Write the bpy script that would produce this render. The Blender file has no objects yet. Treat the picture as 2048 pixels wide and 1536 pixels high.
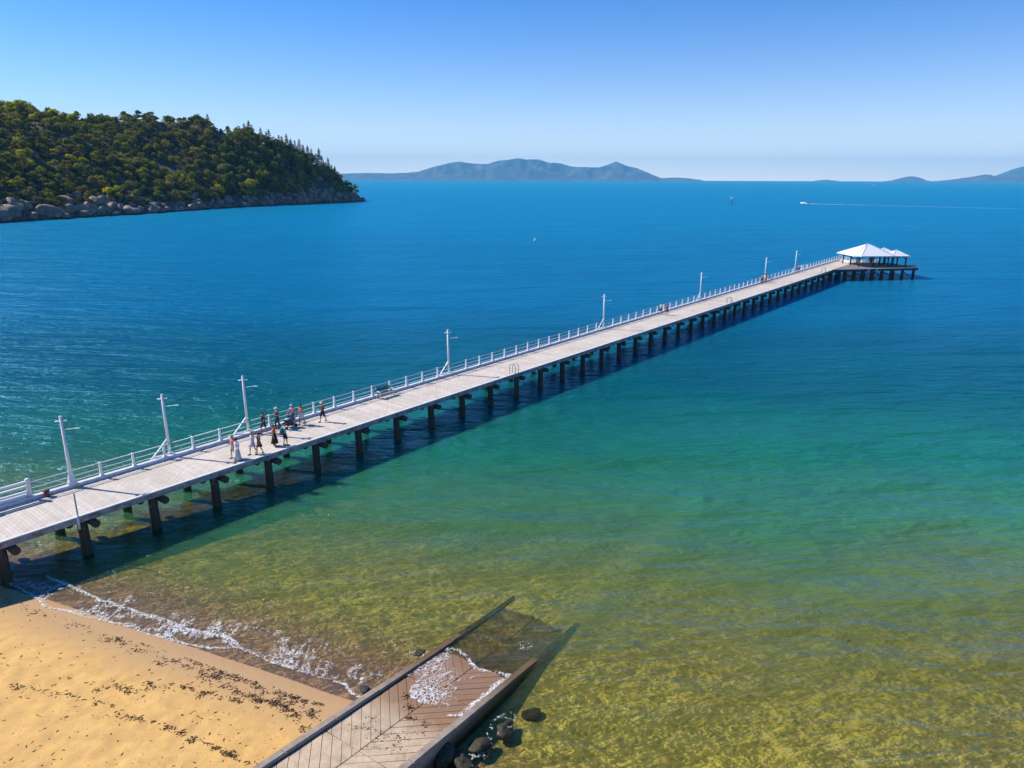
import bpy, bmesh, math, random
import numpy as np
from mathutils import Vector, Matrix
random.seed(7); RNG = np.random.default_rng(11)
sc = bpy.context.scene
COL = sc.collection
R = math.radians

# ------------------------------------------------------------------ camera, sky, sun, exposure
CAM_H = 21.0; PITCH = 16.05; ROLL = 0.2; FPX = 1422.0
cam_d = bpy.data.cameras.new('camera'); cam = bpy.data.objects.new('camera', cam_d); COL.objects.link(cam)
cam.matrix_world = Matrix.Translation((0, 0, CAM_H)) @ Matrix.Rotation(R(90 - PITCH), 4, 'X') @ Matrix.Rotation(R(ROLL), 4, 'Z')
cam_d.sensor_width = 36; cam_d.lens = 36 * FPX / 2048
cam_d.clip_start = 0.5; cam_d.clip_end = 40000
sc.camera = cam
SUN_EL = 41.0
SUN_DIR = Vector((-0.972 * math.cos(R(SUN_EL)), 0.235 * math.cos(R(SUN_EL)), math.sin(R(SUN_EL)))).normalized()  # towards the sun
world = bpy.data.worlds.new("World"); sc.world = world; world.use_nodes = True
wn = world.node_tree; wn.nodes.clear()
wo = wn.nodes.new('ShaderNodeOutputWorld'); wb = wn.nodes.new('ShaderNodeBackground')
sky = wn.nodes.new('ShaderNodeTexSky'); sky.sky_type = 'NISHITA'; sky.sun_disc = False
sky.sun_elevation = R(SUN_EL); sky.sun_rotation = math.atan2(SUN_DIR.x, SUN_DIR.y)
sky.air_density = 1.0; sky.dust_density = 0.12; sky.ozone_density = 3.0; sky.altitude = 0
# clear polarised blue: one colour curve for the whole sky
SKY_S = 0.12; sepc = wn.nodes.new('ShaderNodeSeparateColor'); cmbc = wn.nodes.new('ShaderNodeCombineColor'); wn.links.new(sky.outputs[0], sepc.inputs[0])
for ch, (pw, gain) in enumerate(((1.6, 0.12), (1.15, 0.56), (1.0, 1.02))):
    a = wn.nodes.new('ShaderNodeMath'); a.operation = 'MULTIPLY'; a.inputs[1].default_value = SKY_S; wn.links.new(sepc.outputs[ch], a.inputs[0])
    b = wn.nodes.new('ShaderNodeMath'); b.operation = 'POWER'; b.inputs[1].default_value = pw; wn.links.new(a.outputs[0], b.inputs[0])
    c = wn.nodes.new('ShaderNodeMath'); c.operation = 'MULTIPLY'; c.inputs[1].default_value = gain; wn.links.new(b.outputs[0], c.inputs[0])
    d = wn.nodes.new('ShaderNodeMath'); d.operation = 'MINIMUM'; d.inputs[1].default_value = 0.95; wn.links.new(c.outputs[0], d.inputs[0])
    e = wn.nodes.new('ShaderNodeMath'); e.operation = 'DIVIDE'; e.inputs[1].default_value = SKY_S; wn.links.new(d.outputs[0], e.inputs[0]); wn.links.new(e.outputs[0], cmbc.inputs[ch])
# pale sea air low over the horizon, the same all the way round
tcn = wn.nodes.new('ShaderNodeTexCoord'); szn = wn.nodes.new('ShaderNodeSeparateXYZ'); wn.links.new(tcn.outputs['Generated'], szn.inputs[0])
def wmath(op, a, b):
    n = wn.nodes.new('ShaderNodeMath'); n.operation = op
    for i, v in enumerate((a, b)):
        if isinstance(v, (int, float)): n.inputs[i].default_value = v
        else: wn.links.new(v, n.inputs[i])
    return n.outputs[0]
fz = wmath('MULTIPLY', wmath('POWER', 2.71828, wmath('MULTIPLY', wmath('MAXIMUM', szn.outputs[2], 0.0), -13.5)), 0.98)
mixw = wn.nodes.new('ShaderNodeMix'); mixw.data_type = 'RGBA'; wn.links.new(fz, mixw.inputs[0]); wn.links.new(cmbc.outputs[0], mixw.inputs[6])
mixw.inputs[7].default_value = (1.30 / SKY_S, 1.22 / SKY_S, 1.12 / SKY_S, 1)
wn.links.new(mixw.outputs[2], wb.inputs['Color'])
wb.inputs['Strength'].default_value = SKY_S
wn.links.new(wb.outputs[0], wo.inputs['Surface'])
sun_d = bpy.data.lights.new('sun', 'SUN'); sun_d.energy = 5.0; sun_d.angle = R(0.5); sun_d.color = (1.0, 0.95, 0.87)
sun = bpy.data.objects.new('sun', sun_d); COL.objects.link(sun)
sun.rotation_mode = 'QUATERNION'; sun.rotation_quaternion = SUN_DIR.to_track_quat('Z', 'Y'); sun.location = (-60, 20, 80)
sc.view_settings.view_transform = 'Standard'; sc.view_settings.look = 'None'
sc.view_settings.exposure = 0.35; sc.view_settings.gamma = 1.0; sc.view_settings.use_curve_mapping = False
sc.cycles.max_bounces = 8; sc.cycles.transparent_max_bounces = 16; sc.cycles.volume_bounces = 0
sc.cycles.caustics_reflective = False; sc.cycles.caustics_refractive = False
sc.cycles.sample_clamp_indirect = 4; sc.cycles.use_denoising = True; sc.cycles.denoising_prefilter = 'ACCURATE'

# ------------------------------------------------------------------ helpers
def ray(u, v):
    x = (u - 1024) / FPX; y = -(v - 768) / FPX
    c, s = math.cos(R(ROLL)), math.sin(R(ROLL)); x, y = x * c - y * s, x * s + y * c
    t = R(PITCH)
    return Vector((x, math.cos(t) + y * math.sin(t), -math.sin(t) + y * math.cos(t)))
def at(u, v, z=0.0):
    d = ray(u, v); t = (z - CAM_H) / d.z
    return Vector((d.x * t, d.y * t, z))
def smooth(a, b, x):
    t = np.clip((np.asarray(x, float) - a) / (b - a), 0, 1); return t * t * (3 - 2 * t)
def _h(ix, iy, iz, seed):
    n = (ix.astype(np.int64) * 374761393 + iy.astype(np.int64) * 668265263 + iz.astype(np.int64) * 2147483647 + seed * 974634777) & 0xffffffff
    n = ((n ^ (n >> 13)) * 1274126177) & 0xffffffff
    n = (n ^ (n >> 16)) & 0xffffff
    return n / float(0xffffff)
def vnoise(x, y, z=0.0, seed=0):
    x, y, z = np.broadcast_arrays(np.asarray(x, float), np.asarray(y, float), np.asarray(z, float))
    ix, iy, iz = np.floor(x), np.floor(y), np.floor(z)
    fx, fy, fz = x - ix, y - iy, z - iz
    fx, fy, fz = [f * f * (3 - 2 * f) for f in (fx, fy, fz)]
    o = 0
    for dx in (0, 1):
        for dy in (0, 1):
            for dz in (0, 1):
                w = (fx if dx else 1 - fx) * (fy if dy else 1 - fy) * (fz if dz else 1 - fz)
                o = o + w * _h(ix + dx, iy + dy, iz + dz, seed)
    return o
def fbm(x, y, z=0.0, seed=0, octv=4):
    o = 0; a = 0.5; f = 1.0; t = 0
    for k in range(octv):
        o = o + a * vnoise(np.asarray(x) * f, np.asarray(y) * f, np.asarray(z) * f, seed + k); t += a; a *= 0.5; f *= 2.03
    return o / t

def tag(o, label=None, cat=None, group=None, kind=None):
    if label: o['label'] = label
    if cat: o['category'] = cat
    if group: o['group'] = group
    if kind: o['kind'] = kind
    return o
def empty(name, loc=(0, 0, 0), rz=0.0):
    o = bpy.data.objects.new(name, None); COL.objects.link(o); o.location = loc; o.rotation_euler = (0, 0, rz)
    o.empty_display_size = 0.3
    return o
class MB:
    """collects geometry for one mesh"""
    def __init__(s): s.v = []; s.f = []; s.m = []; s.mi = 0; s.sm = []; s.smooth = False
    def add(s, vs, fs):
        b = len(s.v); s.v += [tuple(v) for v in vs]
        for f in fs: s.f.append([b + i for i in f]); s.m.append(s.mi); s.sm.append(s.smooth)
    def box(s, c, size, rot=None, taper=1.0):
        hx, hy, hz = [k / 2 for k in size]; vs = []
        for z in (-1, 1):
            t = taper if z > 0 else 1
            for x, y in ((-1, -1), (1, -1), (1, 1), (-1, 1)): vs.append(Vector((x * hx * t, y * hy * t, z * hz)))
        if rot is not None: vs = [rot @ v for v in vs]
        c = Vector(c); s.add([v + c for v in vs], [(3, 2, 1, 0), (4, 5, 6, 7), (0, 1, 5, 4), (1, 2, 6, 5), (2, 3, 7, 6), (3, 0, 4, 7)])
    def bar(s, a, b, w, h=None):
        a, b = Vector(a), Vector(b); d = (b - a); L = d.length
        q = d.normalized().to_track_quat('X', 'Z').to_matrix()
        s.box((a + b) / 2, (L, w, h or w), q)
    def tube(s, pts, rad, n=8, cap=True):
        pts = [Vector(p) for p in pts]
        if not hasattr(rad, '__len__'): rad = [rad] * len(pts)
        rings = []; up = None
        for i, p in enumerate(pts):
            d = (pts[min(i + 1, len(pts) - 1)] - pts[max(i - 1, 0)]).normalized()
            if up is None: up = Vector((0, 0, 1)) if abs(d.z) < 0.9 else Vector((1, 0, 0))
            x = up.cross(d).normalized(); y = d.cross(x).normalized(); up = y if abs(d.dot(y)) < .9 else up
            rings.append([p + (x * math.cos(k * 2 * math.pi / n) + y * math.sin(k * 2 * math.pi / n)) * rad[i] for k in range(n)])
        s.rings(rings, cap)
    def rings(s, rings, cap=True):
        n = len(rings[0]); vs = [v for r in rings for v in r]; fs = []
        for i in range(len(rings) - 1):
            for k in range(n): fs.append((i * n + k, i * n + (k + 1) % n, (i + 1) * n + (k + 1) % n, (i + 1) * n + k))
        if cap: fs.append(tuple(reversed(range(n)))); fs.append(tuple((len(rings) - 1) * n + k for k in range(n)))
        sm, s.smooth = s.smooth, True; s.add(vs, fs); s.smooth = sm
        if cap: s.sm[-1] = s.sm[-2] = False
    def loft(s, ell, n=12, cap=True):
        """ell: list of (cx,cy,z,rx,ry)"""
        s.rings([[Vector((cx + rx * math.cos(k * 2 * math.pi / n), cy + ry * math.sin(k * 2 * math.pi / n), z)) for k in range(n)] for cx, cy, z, rx, ry in ell], cap)
    def ball(s, c, r, nu=10, nv=6):
        r = r if hasattr(r, '__len__') else (r, r, r); c = Vector(c); rg = []
        for i in range(nv + 1):
            a = -math.pi / 2 + math.pi * (0.04 + 0.92 * i / nv)
            rg.append([c + Vector((r[0] * math.cos(a) * math.cos(k * 2 * math.pi / nu), r[1] * math.cos(a) * math.sin(k * 2 * math.pi / nu), r[2] * math.sin(a))) for k in range(nu)])
        s.rings(rg)
    def mesh(s, name, mats):
        me = bpy.data.meshes.new(name); me.from_pydata(s.v, [], s.f)
        for m in (mats if isinstance(mats, (list, tuple)) else [mats]): me.materials.append(m)
        me.polygons.foreach_set('material_index', s.m); me.polygons.foreach_set('use_smooth', s.sm); me.update()
        return me
    def build(s, name, mats, parent=None):
        return link(name, s.mesh(name, mats), parent)
def link(name, me, parent=None, loc=None, rz=None, scale=None):
    o = bpy.data.objects.new(name, me); COL.objects.link(o)
    if parent: o.parent = parent
    if loc is not None: o.location = loc
    if rz is not None: o.rotation_euler = (0, 0, rz)
    if scale is not None: o.scale = scale if hasattr(scale, '__len__') else (scale,) * 3
    return o
def np_mesh(name, V, F, mat, smooth_=False, colattr=None, fattr=None):
    """V (n,3), F (m,4 or 3)"""
    V = np.asarray(V, np.float32); F = np.asarray(F, np.int32); k = F.shape[1]
    me = bpy.data.meshes.new(name); me.vertices.add(len(V)); me.vertices.foreach_set('co', V.ravel())
    me.loops.add(F.size); me.loops.foreach_set('vertex_index', F.ravel())
    me.polygons.add(len(F)); me.polygons.foreach_set('loop_start', np.arange(0, F.size, k, dtype=np.int32))
    try: me.polygons.foreach_set('loop_total', np.full(len(F), k, np.int32))
    except Exception: pass
    me.update(calc_edges=True)
    me.polygons.foreach_set('use_smooth', np.full(len(F), smooth_))
    for nm, arr in (fattr or {}).items():
        a = me.attributes.new(nm, 'FLOAT', 'POINT'); a.data.foreach_set('value', np.asarray(arr, np.float32).ravel())
    me.materials.append(mat); me.validate()
    return me
def grid_faces(nx, ny):
    i = np.arange((ny - 1) * (nx - 1)); r = i // (nx - 1); c = i % (nx - 1); a = r * nx + c
    return np.stack([a, a + 1, a + nx + 1, a + nx], 1)

# ------------------------------------------------------------------ materials
class NT:
    def __init__(s, name):
        s.m = bpy.data.materials.new(name); s.m.use_nodes = True; s.t = s.m.node_tree; s.t.nodes.clear()
        s.out = s.n('ShaderNodeOutputMaterial')
    def n(s, typ, **kw):
        nd = s.t.nodes.new(typ)
        for k, v in kw.items(): setattr(nd, k, v)
        return nd
    def l(s, a, b): s.t.links.new(a, b)
    def put(s, sock, v):
        if hasattr(v, 'is_output') or isinstance(v, bpy.types.NodeSocket): s.l(v, sock)
        elif hasattr(v, '__len__') and len(v) == 3 and sock.type == 'RGBA': sock.default_value = (*v, 1)
        else: sock.default_value = v
    def math(s, op, a, b=None, clamp=False):
        nd = s.n('ShaderNodeMath', operation=op, use_clamp=clamp); s.put(nd.inputs[0], a)
        if b is not None: s.put(nd.inputs[1], b)
        return nd.outputs[0]
    def mix(s, f, a, b, blend='MIX'):
        nd = s.n('ShaderNodeMix', data_type='RGBA', blend_type=blend); s.put(nd.inputs[0], f); s.put(nd.inputs[6], a); s.put(nd.inputs[7], b)
        return nd.outputs[2]
    def ramp(s, f, stops, interp='LINEAR'):
        nd = s.n('ShaderNodeValToRGB'); cr = nd.color_ramp; cr.interpolation = interp
        while len(cr.elements) < len(stops): cr.elements.new(0.5)
        for e, (p, c) in zip(cr.elements, stops): e.position = p; e.color = (*c, 1) if len(c) == 3 else c
        s.put(nd.inputs[0], f); return nd.outputs[0]
    def maprange(s, f, a, b, c=0.0, d=1.0, kind='LINEAR'):
        nd = s.n('ShaderNodeMapRange', interpolation_type=kind)
        for i, v in enumerate((f, a, b, c, d)): s.put(nd.inputs[i], v)
        return nd.outputs[0]
    def pos(s, scale=(1, 1, 1), rz=0.0, obj=False):
        g = s.n('ShaderNodeTexCoord').outputs['Object'] if obj else s.n('ShaderNodeNewGeometry').outputs['Position']
        mp = s.n('ShaderNodeMapping'); s.l(g, mp.inputs[0]); mp.inputs['Rotation'].default_value = (0, 0, rz); mp.inputs['Scale'].default_value = scale
        return mp.outputs[0]
    def noise(s, vec, scale, detail=3, rough=0.5, dist=0.0):
        nd = s.n('ShaderNodeTexNoise'); s.l(vec, nd.inputs['Vector']); nd.inputs['Scale'].default_value = scale
        nd.inputs['Detail'].default_value = detail; nd.inputs['Roughness'].default_value = rough; nd.inputs['Distortion'].default_value = dist
        return nd.outputs[0]
    def voronoi(s, vec, scale, feature='F1'):
        nd = s.n('ShaderNodeTexVoronoi', feature=feature); s.l(vec, nd.inputs['Vector']); nd.inputs['Scale'].default_value = scale
        return nd.outputs[0]
    def sep(s, vec):
        nd = s.n('ShaderNodeSeparateXYZ'); s.l(vec, nd.inputs[0]); return nd.outputs
    def bump(s, h, strength=0.5, distance=0.1, normal=None):
        nd = s.n('ShaderNodeBump'); s.put(nd.inputs['Height'], h); nd.inputs['Strength'].default_value = strength; nd.inputs['Distance'].default_value = distance
        if normal is not None: s.l(normal, nd.inputs['Normal'])
        return nd.outputs[0]
    def principled(s, col, rough=0.6, normal=None, metallic=0.0, spec=0.5):
        b = s.n('ShaderNodeBsdfPrincipled'); s.put(b.inputs['Base Color'], col); s.put(b.inputs['Roughness'], rough)
        b.inputs['Metallic'].default_value = metallic; s.put(b.inputs['Specular IOR Level'], spec)
        if normal is not None: s.l(normal, b.inputs['Normal'])
        s.l(b.outputs[0], s.out.inputs[0]); return b
    def attr(s, name):
        nd = s.n('ShaderNodeAttribute', attribute_name=name); return nd.outputs['Fac']
def simple(name, col, rough=0.6, var=0.12, scale=3.0, metallic=0.0, spec=0.4, bump=0.0):
    t = NT(name); p = t.pos(obj=True); n = t.noise(p, scale, 4, 0.6)
    c = t.mix(n, tuple(k * (1 - var) for k in col), tuple(min(1, k * (1 + var)) for k in col))
    nr = t.bump(n, bump, 0.02) if bump else None
    t.principled(c, rough, nr, metallic, spec); return t.m
def weathered(name, col, dirt, amount=0.5, scale=2.5, rough=0.6):
    t = NT(name); p = t.pos(obj=True); n = t.noise(p, scale, 6, 0.65, 0.3)
    f = t.ramp(n, [(0.5 - 0.12, (0, 0, 0)), (0.5 + 0.22, (1, 1, 1))]); f2 = t.math('MULTIPLY', f, amount)
    t.principled(t.mix(f2, col, dirt), rough, t.bump(n, 0.3, 0.01)); return t.m

M = {}
M['white_paint'] = weathered('white_paint', (0.78, 0.79, 0.80), (0.50, 0.47, 0.42), 0.35, 3.0, 0.45)
M['rail_steel'] = simple('galvanised_rail', (0.36, 0.40, 0.48), 0.45, 0.1, 3, 0.3)
M['steel'] = simple('dull_steel', (0.22, 0.22, 0.22), 0.4, 0.15, 4, 0.7)
M['dark_metal'] = simple('dark_metal', (0.03, 0.032, 0.035), 0.5)
M['black'] = simple('black_plastic', (0.015, 0.015, 0.017), 0.5)
M['rust'] = weathered('rusty_brown', (0.16, 0.07, 0.035), (0.05, 0.03, 0.02), 0.8, 5)
# painted kerb and fascia
M['kerb_paint'] = weathered('kerb_paint', (0.70, 0.71, 0.73), (0.30, 0.27, 0.24), 0.55, 2.2, 0.5)
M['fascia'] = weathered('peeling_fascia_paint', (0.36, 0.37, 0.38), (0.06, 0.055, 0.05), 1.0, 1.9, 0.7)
# piles: dark tarred timber, green band at tide level, tall
t = NT('pile_timber'); p = t.pos((6, 6, 1)); n = t.noise(p, 1.2, 5, 0.6)
z = t.sep(t.pos())[2]
c = t.mix(n, (0.018, 0.014, 0.011), (0.075, 0.058, 0.045))
alg = t.mix(n, (0.02, 0.028, 0.006), (0.06, 0.07, 0.012))
c = t.mix(t.maprange(z, 0.9, -0.1), c, alg)
pn = t.ramp(t.noise(t.pos((1, 1, 1)), 3.5, 3), [(0.62, (0, 0, 0)), (0.68, (1, 1, 1))])
c = t.mix(t.math('MULTIPLY', pn, t.maprange(z, 1.2, 2.0)), c, (0.24, 0.23, 0.21))
t.principled(c, 0.75, t.bump(n, 0.6, 0.03)); M['pile'] = t.m
M['log'] = weathered('old_log_timber', (0.075, 0.06, 0.05), (0.02, 0.016, 0.013), 0.9, 4, 0.85)
# deck planks : tone chosen per plank from its station along the jetty
def plank_mat(name, dirx, diry, width, ca, cb, cc):
    t = NT(name); g = t.pos(); x, y, z = t.sep(g)
    s_ = t.math('ADD', t.math('MULTIPLY', x, dirx), t.math('MULTIPLY', y, diry))
    tt = t.math('ADD', t.math('MULTIPLY', x, -diry), t.math('MULTIPLY', y, dirx))
    idx = t.math('FLOOR', t.math('DIVIDE', s_, width))
    wnz = t.n('ShaderNodeTexWhiteNoise', noise_dimensions='1D'); t.l(idx, wnz.inputs['W'])
    grp = t.math('FLOOR', t.math('DIVIDE', s_, width * 9)); w2 = t.n('ShaderNodeTexWhiteNoise', noise_dimensions='1D'); t.l(grp, w2.inputs['W'])
    gr = t.noise(t.pos((14, 1.2, 1), -math.atan2(diry, dirx)), 1.0, 5, 0.65)
    st = t.noise(t.pos(), 0.55, 5, 0.6)
    c = t.mix(wnz.outputs[0], ca, cb)
    c = t.mix(t.maprange(gr, 0.35, 0.75, 0, 0.65), c, cc)
    c = t.mix(t.maprange(st, 0.45, 0.75, 0, 0.5), c, cc)
    c = t.mix(t.math('MULTIPLY', w2.outputs[0], 0.22), c, cc)
    t.principled(c, 0.8, t.bump(gr, 0.4, 0.01)); return t.m

# ------------------------------------------------------------------ jetty frame of reference
JD = Vector((0.62335, 0.78194, 0)).normalized(); JN = Vector((-JD.y, JD.x, 0)); JO = Vector((-8.2, 57.5, 0)); JA = math.atan2(JD.y, JD.x)
def jw(s, t, z=0.0): return JO + JD * s + JN * t + Vector((0, 0, z))
DECK = 2.5; JW = 4.4
s_off = (JO.x * JD.x + JO.y * JD.y)
M['plank'] = plank_mat('weathered_deck_planks', JD.x, JD.y, 0.2, (0.78, 0.69, 0.575), (0.66, 0.57, 0.465), (0.38, 0.31, 0.24))
M['head_plank'] = plank_mat('dark_head_planks', 0.985, 0.17, 0.25, (0.25, 0.235, 0.23), (0.20, 0.19, 0.185), (0.13, 0.12, 0.12))

# ------------------------------------------------------------------ ground, water
RD = Vector((0.56, 0.828, 0)).normalized(); RN = Vector((RD.y, -RD.x, 0)); RO = Vector((-3.3, 28.3, 0)); RW = 4.0   # boat ramp frame, RN to the right
def ramp_z(a): return np.where(np.asarray(a) < 0, -0.115 * np.asarray(a), -0.088 * np.asarray(a)) if hasattr(a, '__len__') else (-0.115 * a if a < 0 else -0.088 * a)
def shore_s(x, y): return 0.386 * x + 0.923 * y - 20.5
def ground_z(x, y):
    x = np.asarray(x, float); y = np.asarray(y, float)
    q = (x - RO.x) * RN.x + (y - RO.y) * RN.y
    s = shore_s(x, y) + 0.5 * (fbm(x * 0.15, y * 0.15, seed=3) - 0.5)
    s2 = s + 5.5 * smooth(2.5, 5.0, q) * (1 - smooth(1.0, 5.5, s))
    z = np.where(s2 < 0, -s2 * 0.10, np.where(s2 < 4, -s2 * 0.070, -0.28 - (s2 - 4) * 0.052))
    z = np.where(s2 < -9, 0.9 + (-(s2 + 9)) * 0.03, z)
    z = np.where(s2 > 12, -0.696 - (s2 - 12) * 0.05, z)
    z = np.maximum(z, -6.0)
    aa = (x - RO.x) * RD.x + (y - RO.y) * RD.y      # sand drifted over the sunken end of the ramp
    bur = ramp_z(aa) + 0.09 * (aa - 5.2 + 1.6 * (fbm(x * .9, y * .9, seed=13) - .5))
    lift = np.clip(np.minimum(bur, z + .45) - z, 0, 1) * smooth(-.6, .1, q) * (1 - smooth(RW - .1, RW + .9, q)) * (1 - smooth(7.5, 11, aa)) * (aa > 3)
    z = z + lift
    z = z + 0.05 * (fbm(x * 0.5, y * 0.5, seed=8) - 0.5) * smooth(-1, -4, -np.abs(s2) - 0.0) 
    # soft footprints and dimples high on the dry sand
    dry = smooth(-1.5, -4.0, s)
    z = z + dry * 0.10 * (fbm(x * 1.1, y * 1.1, seed=21) - 0.5) + dry * 0.045 * (vnoise(x * 2.6, y * 2.6, seed=5) - 0.5)
    return z
def lines(lo, hi, step, far_lo, far_hi):
    a = list(np.arange(lo, hi + 1e-6, step)); g = step; x = hi
    while x < far_hi: g *= 1.35; x += g; a.append(min(x, far_hi))
    g = step; x = lo
    while x > far_lo: g *= 1.35; x -= g; a.insert(0, max(x, far_lo))
    return np.array(a)
gx = lines(-36, 34, 0.14, -27000, 27000); gy = lines(14, 50, 0.14, -1500, 24500)
X, Y = np.meshgrid(gx, gy); Z = ground_z(X, Y)
t = NT('sand'); g = t.pos(); x, y, z = t.sep(g)
s_ = t.math('SUBTRACT', t.math('ADD', t.math('MULTIPLY', x, 0.386), t.math('MULTIPLY', y, 0.923)), 20.5)
qq = t.math('SUBTRACT', t.math('ADD', t.math('MULTIPLY', x, RN.x), t.math('MULTIPLY', y, RN.y)), RO.x * RN.x + RO.y * RN.y)
s_ = t.math('ADD', s_, t.math('MULTIPLY', t.maprange(qq, 2.5, 5.0, 0, 1, 'SMOOTHSTEP'), 5.0))
nb = t.noise(g, 0.45, 4, 0.55); nf = t.noise(g, 7.0, 4, 0.7); nm = t.noise(g, 1.6, 4, 0.6, 0.5)
dry = t.mix(nb, (0.66, 0.37, 0.11), (0.77, 0.475, 0.155)); dry = t.mix(t.maprange(nm, 0.4, 0.7, 0, 0.75), dry, (0.56, 0.32, 0.11))
dry = t.mix(t.maprange(nf, 0.5, 0.9, 0, 0.35), dry, (0.40, 0.24, 0.09))
damp = t.mix(nb, (0.47, 0.285, 0.125), (0.52, 0.32, 0.15)); wet = t.mix(nb, (0.44, 0.245, 0.115), (0.50, 0.29, 0.14))
e = t.math('ADD', s_, t.math('MULTIPLY', t.math('SUBTRACT', nb, 0.5), 1.6))
c = t.mix(t.maprange(e, -3.2, -1.3), dry, damp); c = t.mix(t.maprange(e, -0.6, 0.4), c, wet)
sea = t.mix(t.maprange(nm, 0.35, 0.7), (0.50, 0.40, 0.115), (0.62, 0.50, 0.15))
c = t.mix(t.maprange(e, 2.4, 6.4), c, sea)
rg = t.maprange(e, -1.2, 0.2, 0.9, 0.35)
t.principled(c, rg, t.bump(t.math('ADD', nf, t.math('MULTIPLY', nm, 2.0)), 0.25, 0.05), spec=0.25); M['sand'] = t.m
ground = link('ground', np_mesh('ground', np.stack([X.ravel(), Y.ravel(), Z.ravel()], 1), grid_faces(len(gx), len(gy)), M['sand'], True))
tag(ground, 'golden sandy beach sloping under the clear shallow water', kind='structure')

def water_material():
    t = NT('sea_water'); g = t.pos(); x, y, z = t.sep(g)
    s_ = t.math('SUBTRACT', t.math('ADD', t.math('MULTIPLY', x, 0.386), t.math('MULTIPLY', y, 0.923)), 20.5)
    qq = t.math('SUBTRACT', t.math('ADD', t.math('MULTIPLY', x, RN.x), t.math('MULTIPLY', y, RN.y)), RO.x * RN.x + RO.y * RN.y)
    s_ = t.math('ADD', s_, t.math('MULTIPLY', t.maprange(qq, 2.5, 5.0, 0, 1, 'SMOOTHSTEP'), 5.0))
    nb = t.noise(g, 0.09, 3, 0.5); nb2 = t.noise(t.pos((0.35, 1, 1), R(12)), 0.05, 3, 0.6)
    wob = t.math('MULTIPLY', t.math('SUBTRACT', nb, 0.5), 9.0)
    tc = t.math('ADD', t.math('MULTIPLY', s_, 0.55), t.math('MULTIPLY', t.math('SUBTRACT', y, 20.5), 0.4)); tc = t.math('ADD', tc, wob)
    # clarity falls with depth
    turb = t.ramp(t.math('DIVIDE', tc, 50.0), [(0.0, (.0,) * 3), (0.07, (.02,) * 3), (0.15, (.13,) * 3), (0.25, (.34,) * 3), (0.37, (.62,) * 3), (0.55, (.88,) * 3), (0.85, (1,) * 3)])
    # water body colour: sandy green inshore to blue offshore
    yy = t.math('ADD', t.math('SUBTRACT', y, 20.0), wob)
    near = t.ramp(t.math('DIVIDE', yy, 100.0), [(0.0, (0.27, 0.225, 0.045)), (0.12, (0.17, 0.235, 0.050)), (0.20, (0.055, 0.215, 0.078)), (0.33, (0.010, 0.165, 0.086)),
                                            (0.50, (0.001, 0.092, 0.098)), (0.75, (0.001, 0.088, 0.140)), (1.0, (0.001, 0.125, 0.235))])
    far = t.ramp(t.math('DIVIDE', yy, 3000.0), [(0.033, (0.001, 0.125, 0.235)), (0.12, (0.001, 0.18, 0.33)), (0.35, (0.001, 0.20, 0.34)), (1.0, (0.001, 0.24, 0.31))])
    body = t.mix(t.math('GREATER_THAN', yy, 100.0), near, far)
    body = t.mix(t.maprange(nb2, 0.35, 0.7, 0, 0.4), body, t.mix(1.0, body, (0.55, 0.62, 0.7), 'MULTIPLY'))
    # waves
    rot = R(14)
    w0 = t.noise(t.pos((0.30, 1, 1), rot), 0.22, 3, 0.55, 0.3)
    w1 = t.noise(t.pos((0.38, 1, 1), rot), 0.95, 4, 0.6, 0.5)
    w2 = t.noise(t.pos((0.45, 1, 1), R(6)), 2.3, 4, 0.62, 0.3)
    wl = t.noise(t.pos((0.22, 1, 1), rot), 0.075, 3, 0.6, 0.4)
    h = t.math('ADD', t.math('ADD', t.math('ADD', t.math('MULTIPLY', wl, 1.5), t.math('MULTIPLY', w0, 1.1)), t.math('MULTIPLY', w1, 0.42)), t.math('MULTIPLY', w2, 0.18))
    amp = t.maprange(s_, 0.0, 30.0, 0.30, 1.0)
    h = t.math('MULTIPLY', h, amp)
    nr = t.bump(h, 1.0, 1.3)
    fr = t.n('ShaderNodeFresnel'); fr.inputs['IOR'].default_value = 1.33; t.l(nr, fr.inputs['Normal'])
    gl = t.n('ShaderNodeBsdfGlossy'); gl.inputs['Roughness'].default_value = 0.23; gl.inputs['Color'].default_value = (0.20, 0.54, 0.78, 1); t.l(nr, gl.inputs['Normal'])
    df = t.n('ShaderNodeSubsurfaceScattering'); df.falloff = 'RANDOM_WALK'; t.l(body, df.inputs['Color']); t.l(nr, df.inputs['Normal'])
    df.inputs['Scale'].default_value = 3.0; df.inputs['Radius'].default_value = (0.7, 1.5, 1.7)
    d2 = t.n('ShaderNodeBsdfDiffuse'); t.l(body, d2.inputs['Color']); t.l(t.bump(h, 1.0, 4.0), d2.inputs['Normal'])
    dm = t.n('ShaderNodeMixShader'); dm.inputs[0].default_value = 0.26; t.l(df.outputs[0], dm.inputs[1]); t.l(d2.outputs[0], dm.inputs[2]); df = dm
    tr = t.n('ShaderNodeBsdfTransparent')
    # caustic light of the ripples, painted as a cell pattern into the see-through colour
    def caustic_net(vec_scale, sc_, rz):
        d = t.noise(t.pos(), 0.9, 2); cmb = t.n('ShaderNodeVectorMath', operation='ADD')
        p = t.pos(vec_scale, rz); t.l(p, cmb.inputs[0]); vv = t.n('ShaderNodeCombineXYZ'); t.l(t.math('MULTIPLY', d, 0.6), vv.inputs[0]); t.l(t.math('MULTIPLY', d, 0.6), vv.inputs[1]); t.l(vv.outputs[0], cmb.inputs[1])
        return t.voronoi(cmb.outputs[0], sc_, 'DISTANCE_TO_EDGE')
    n1 = caustic_net((1, 1.35, 1), 1.75, R(20)); n2 = caustic_net((1.2, 1, 1), 1.1, R(-35))
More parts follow.
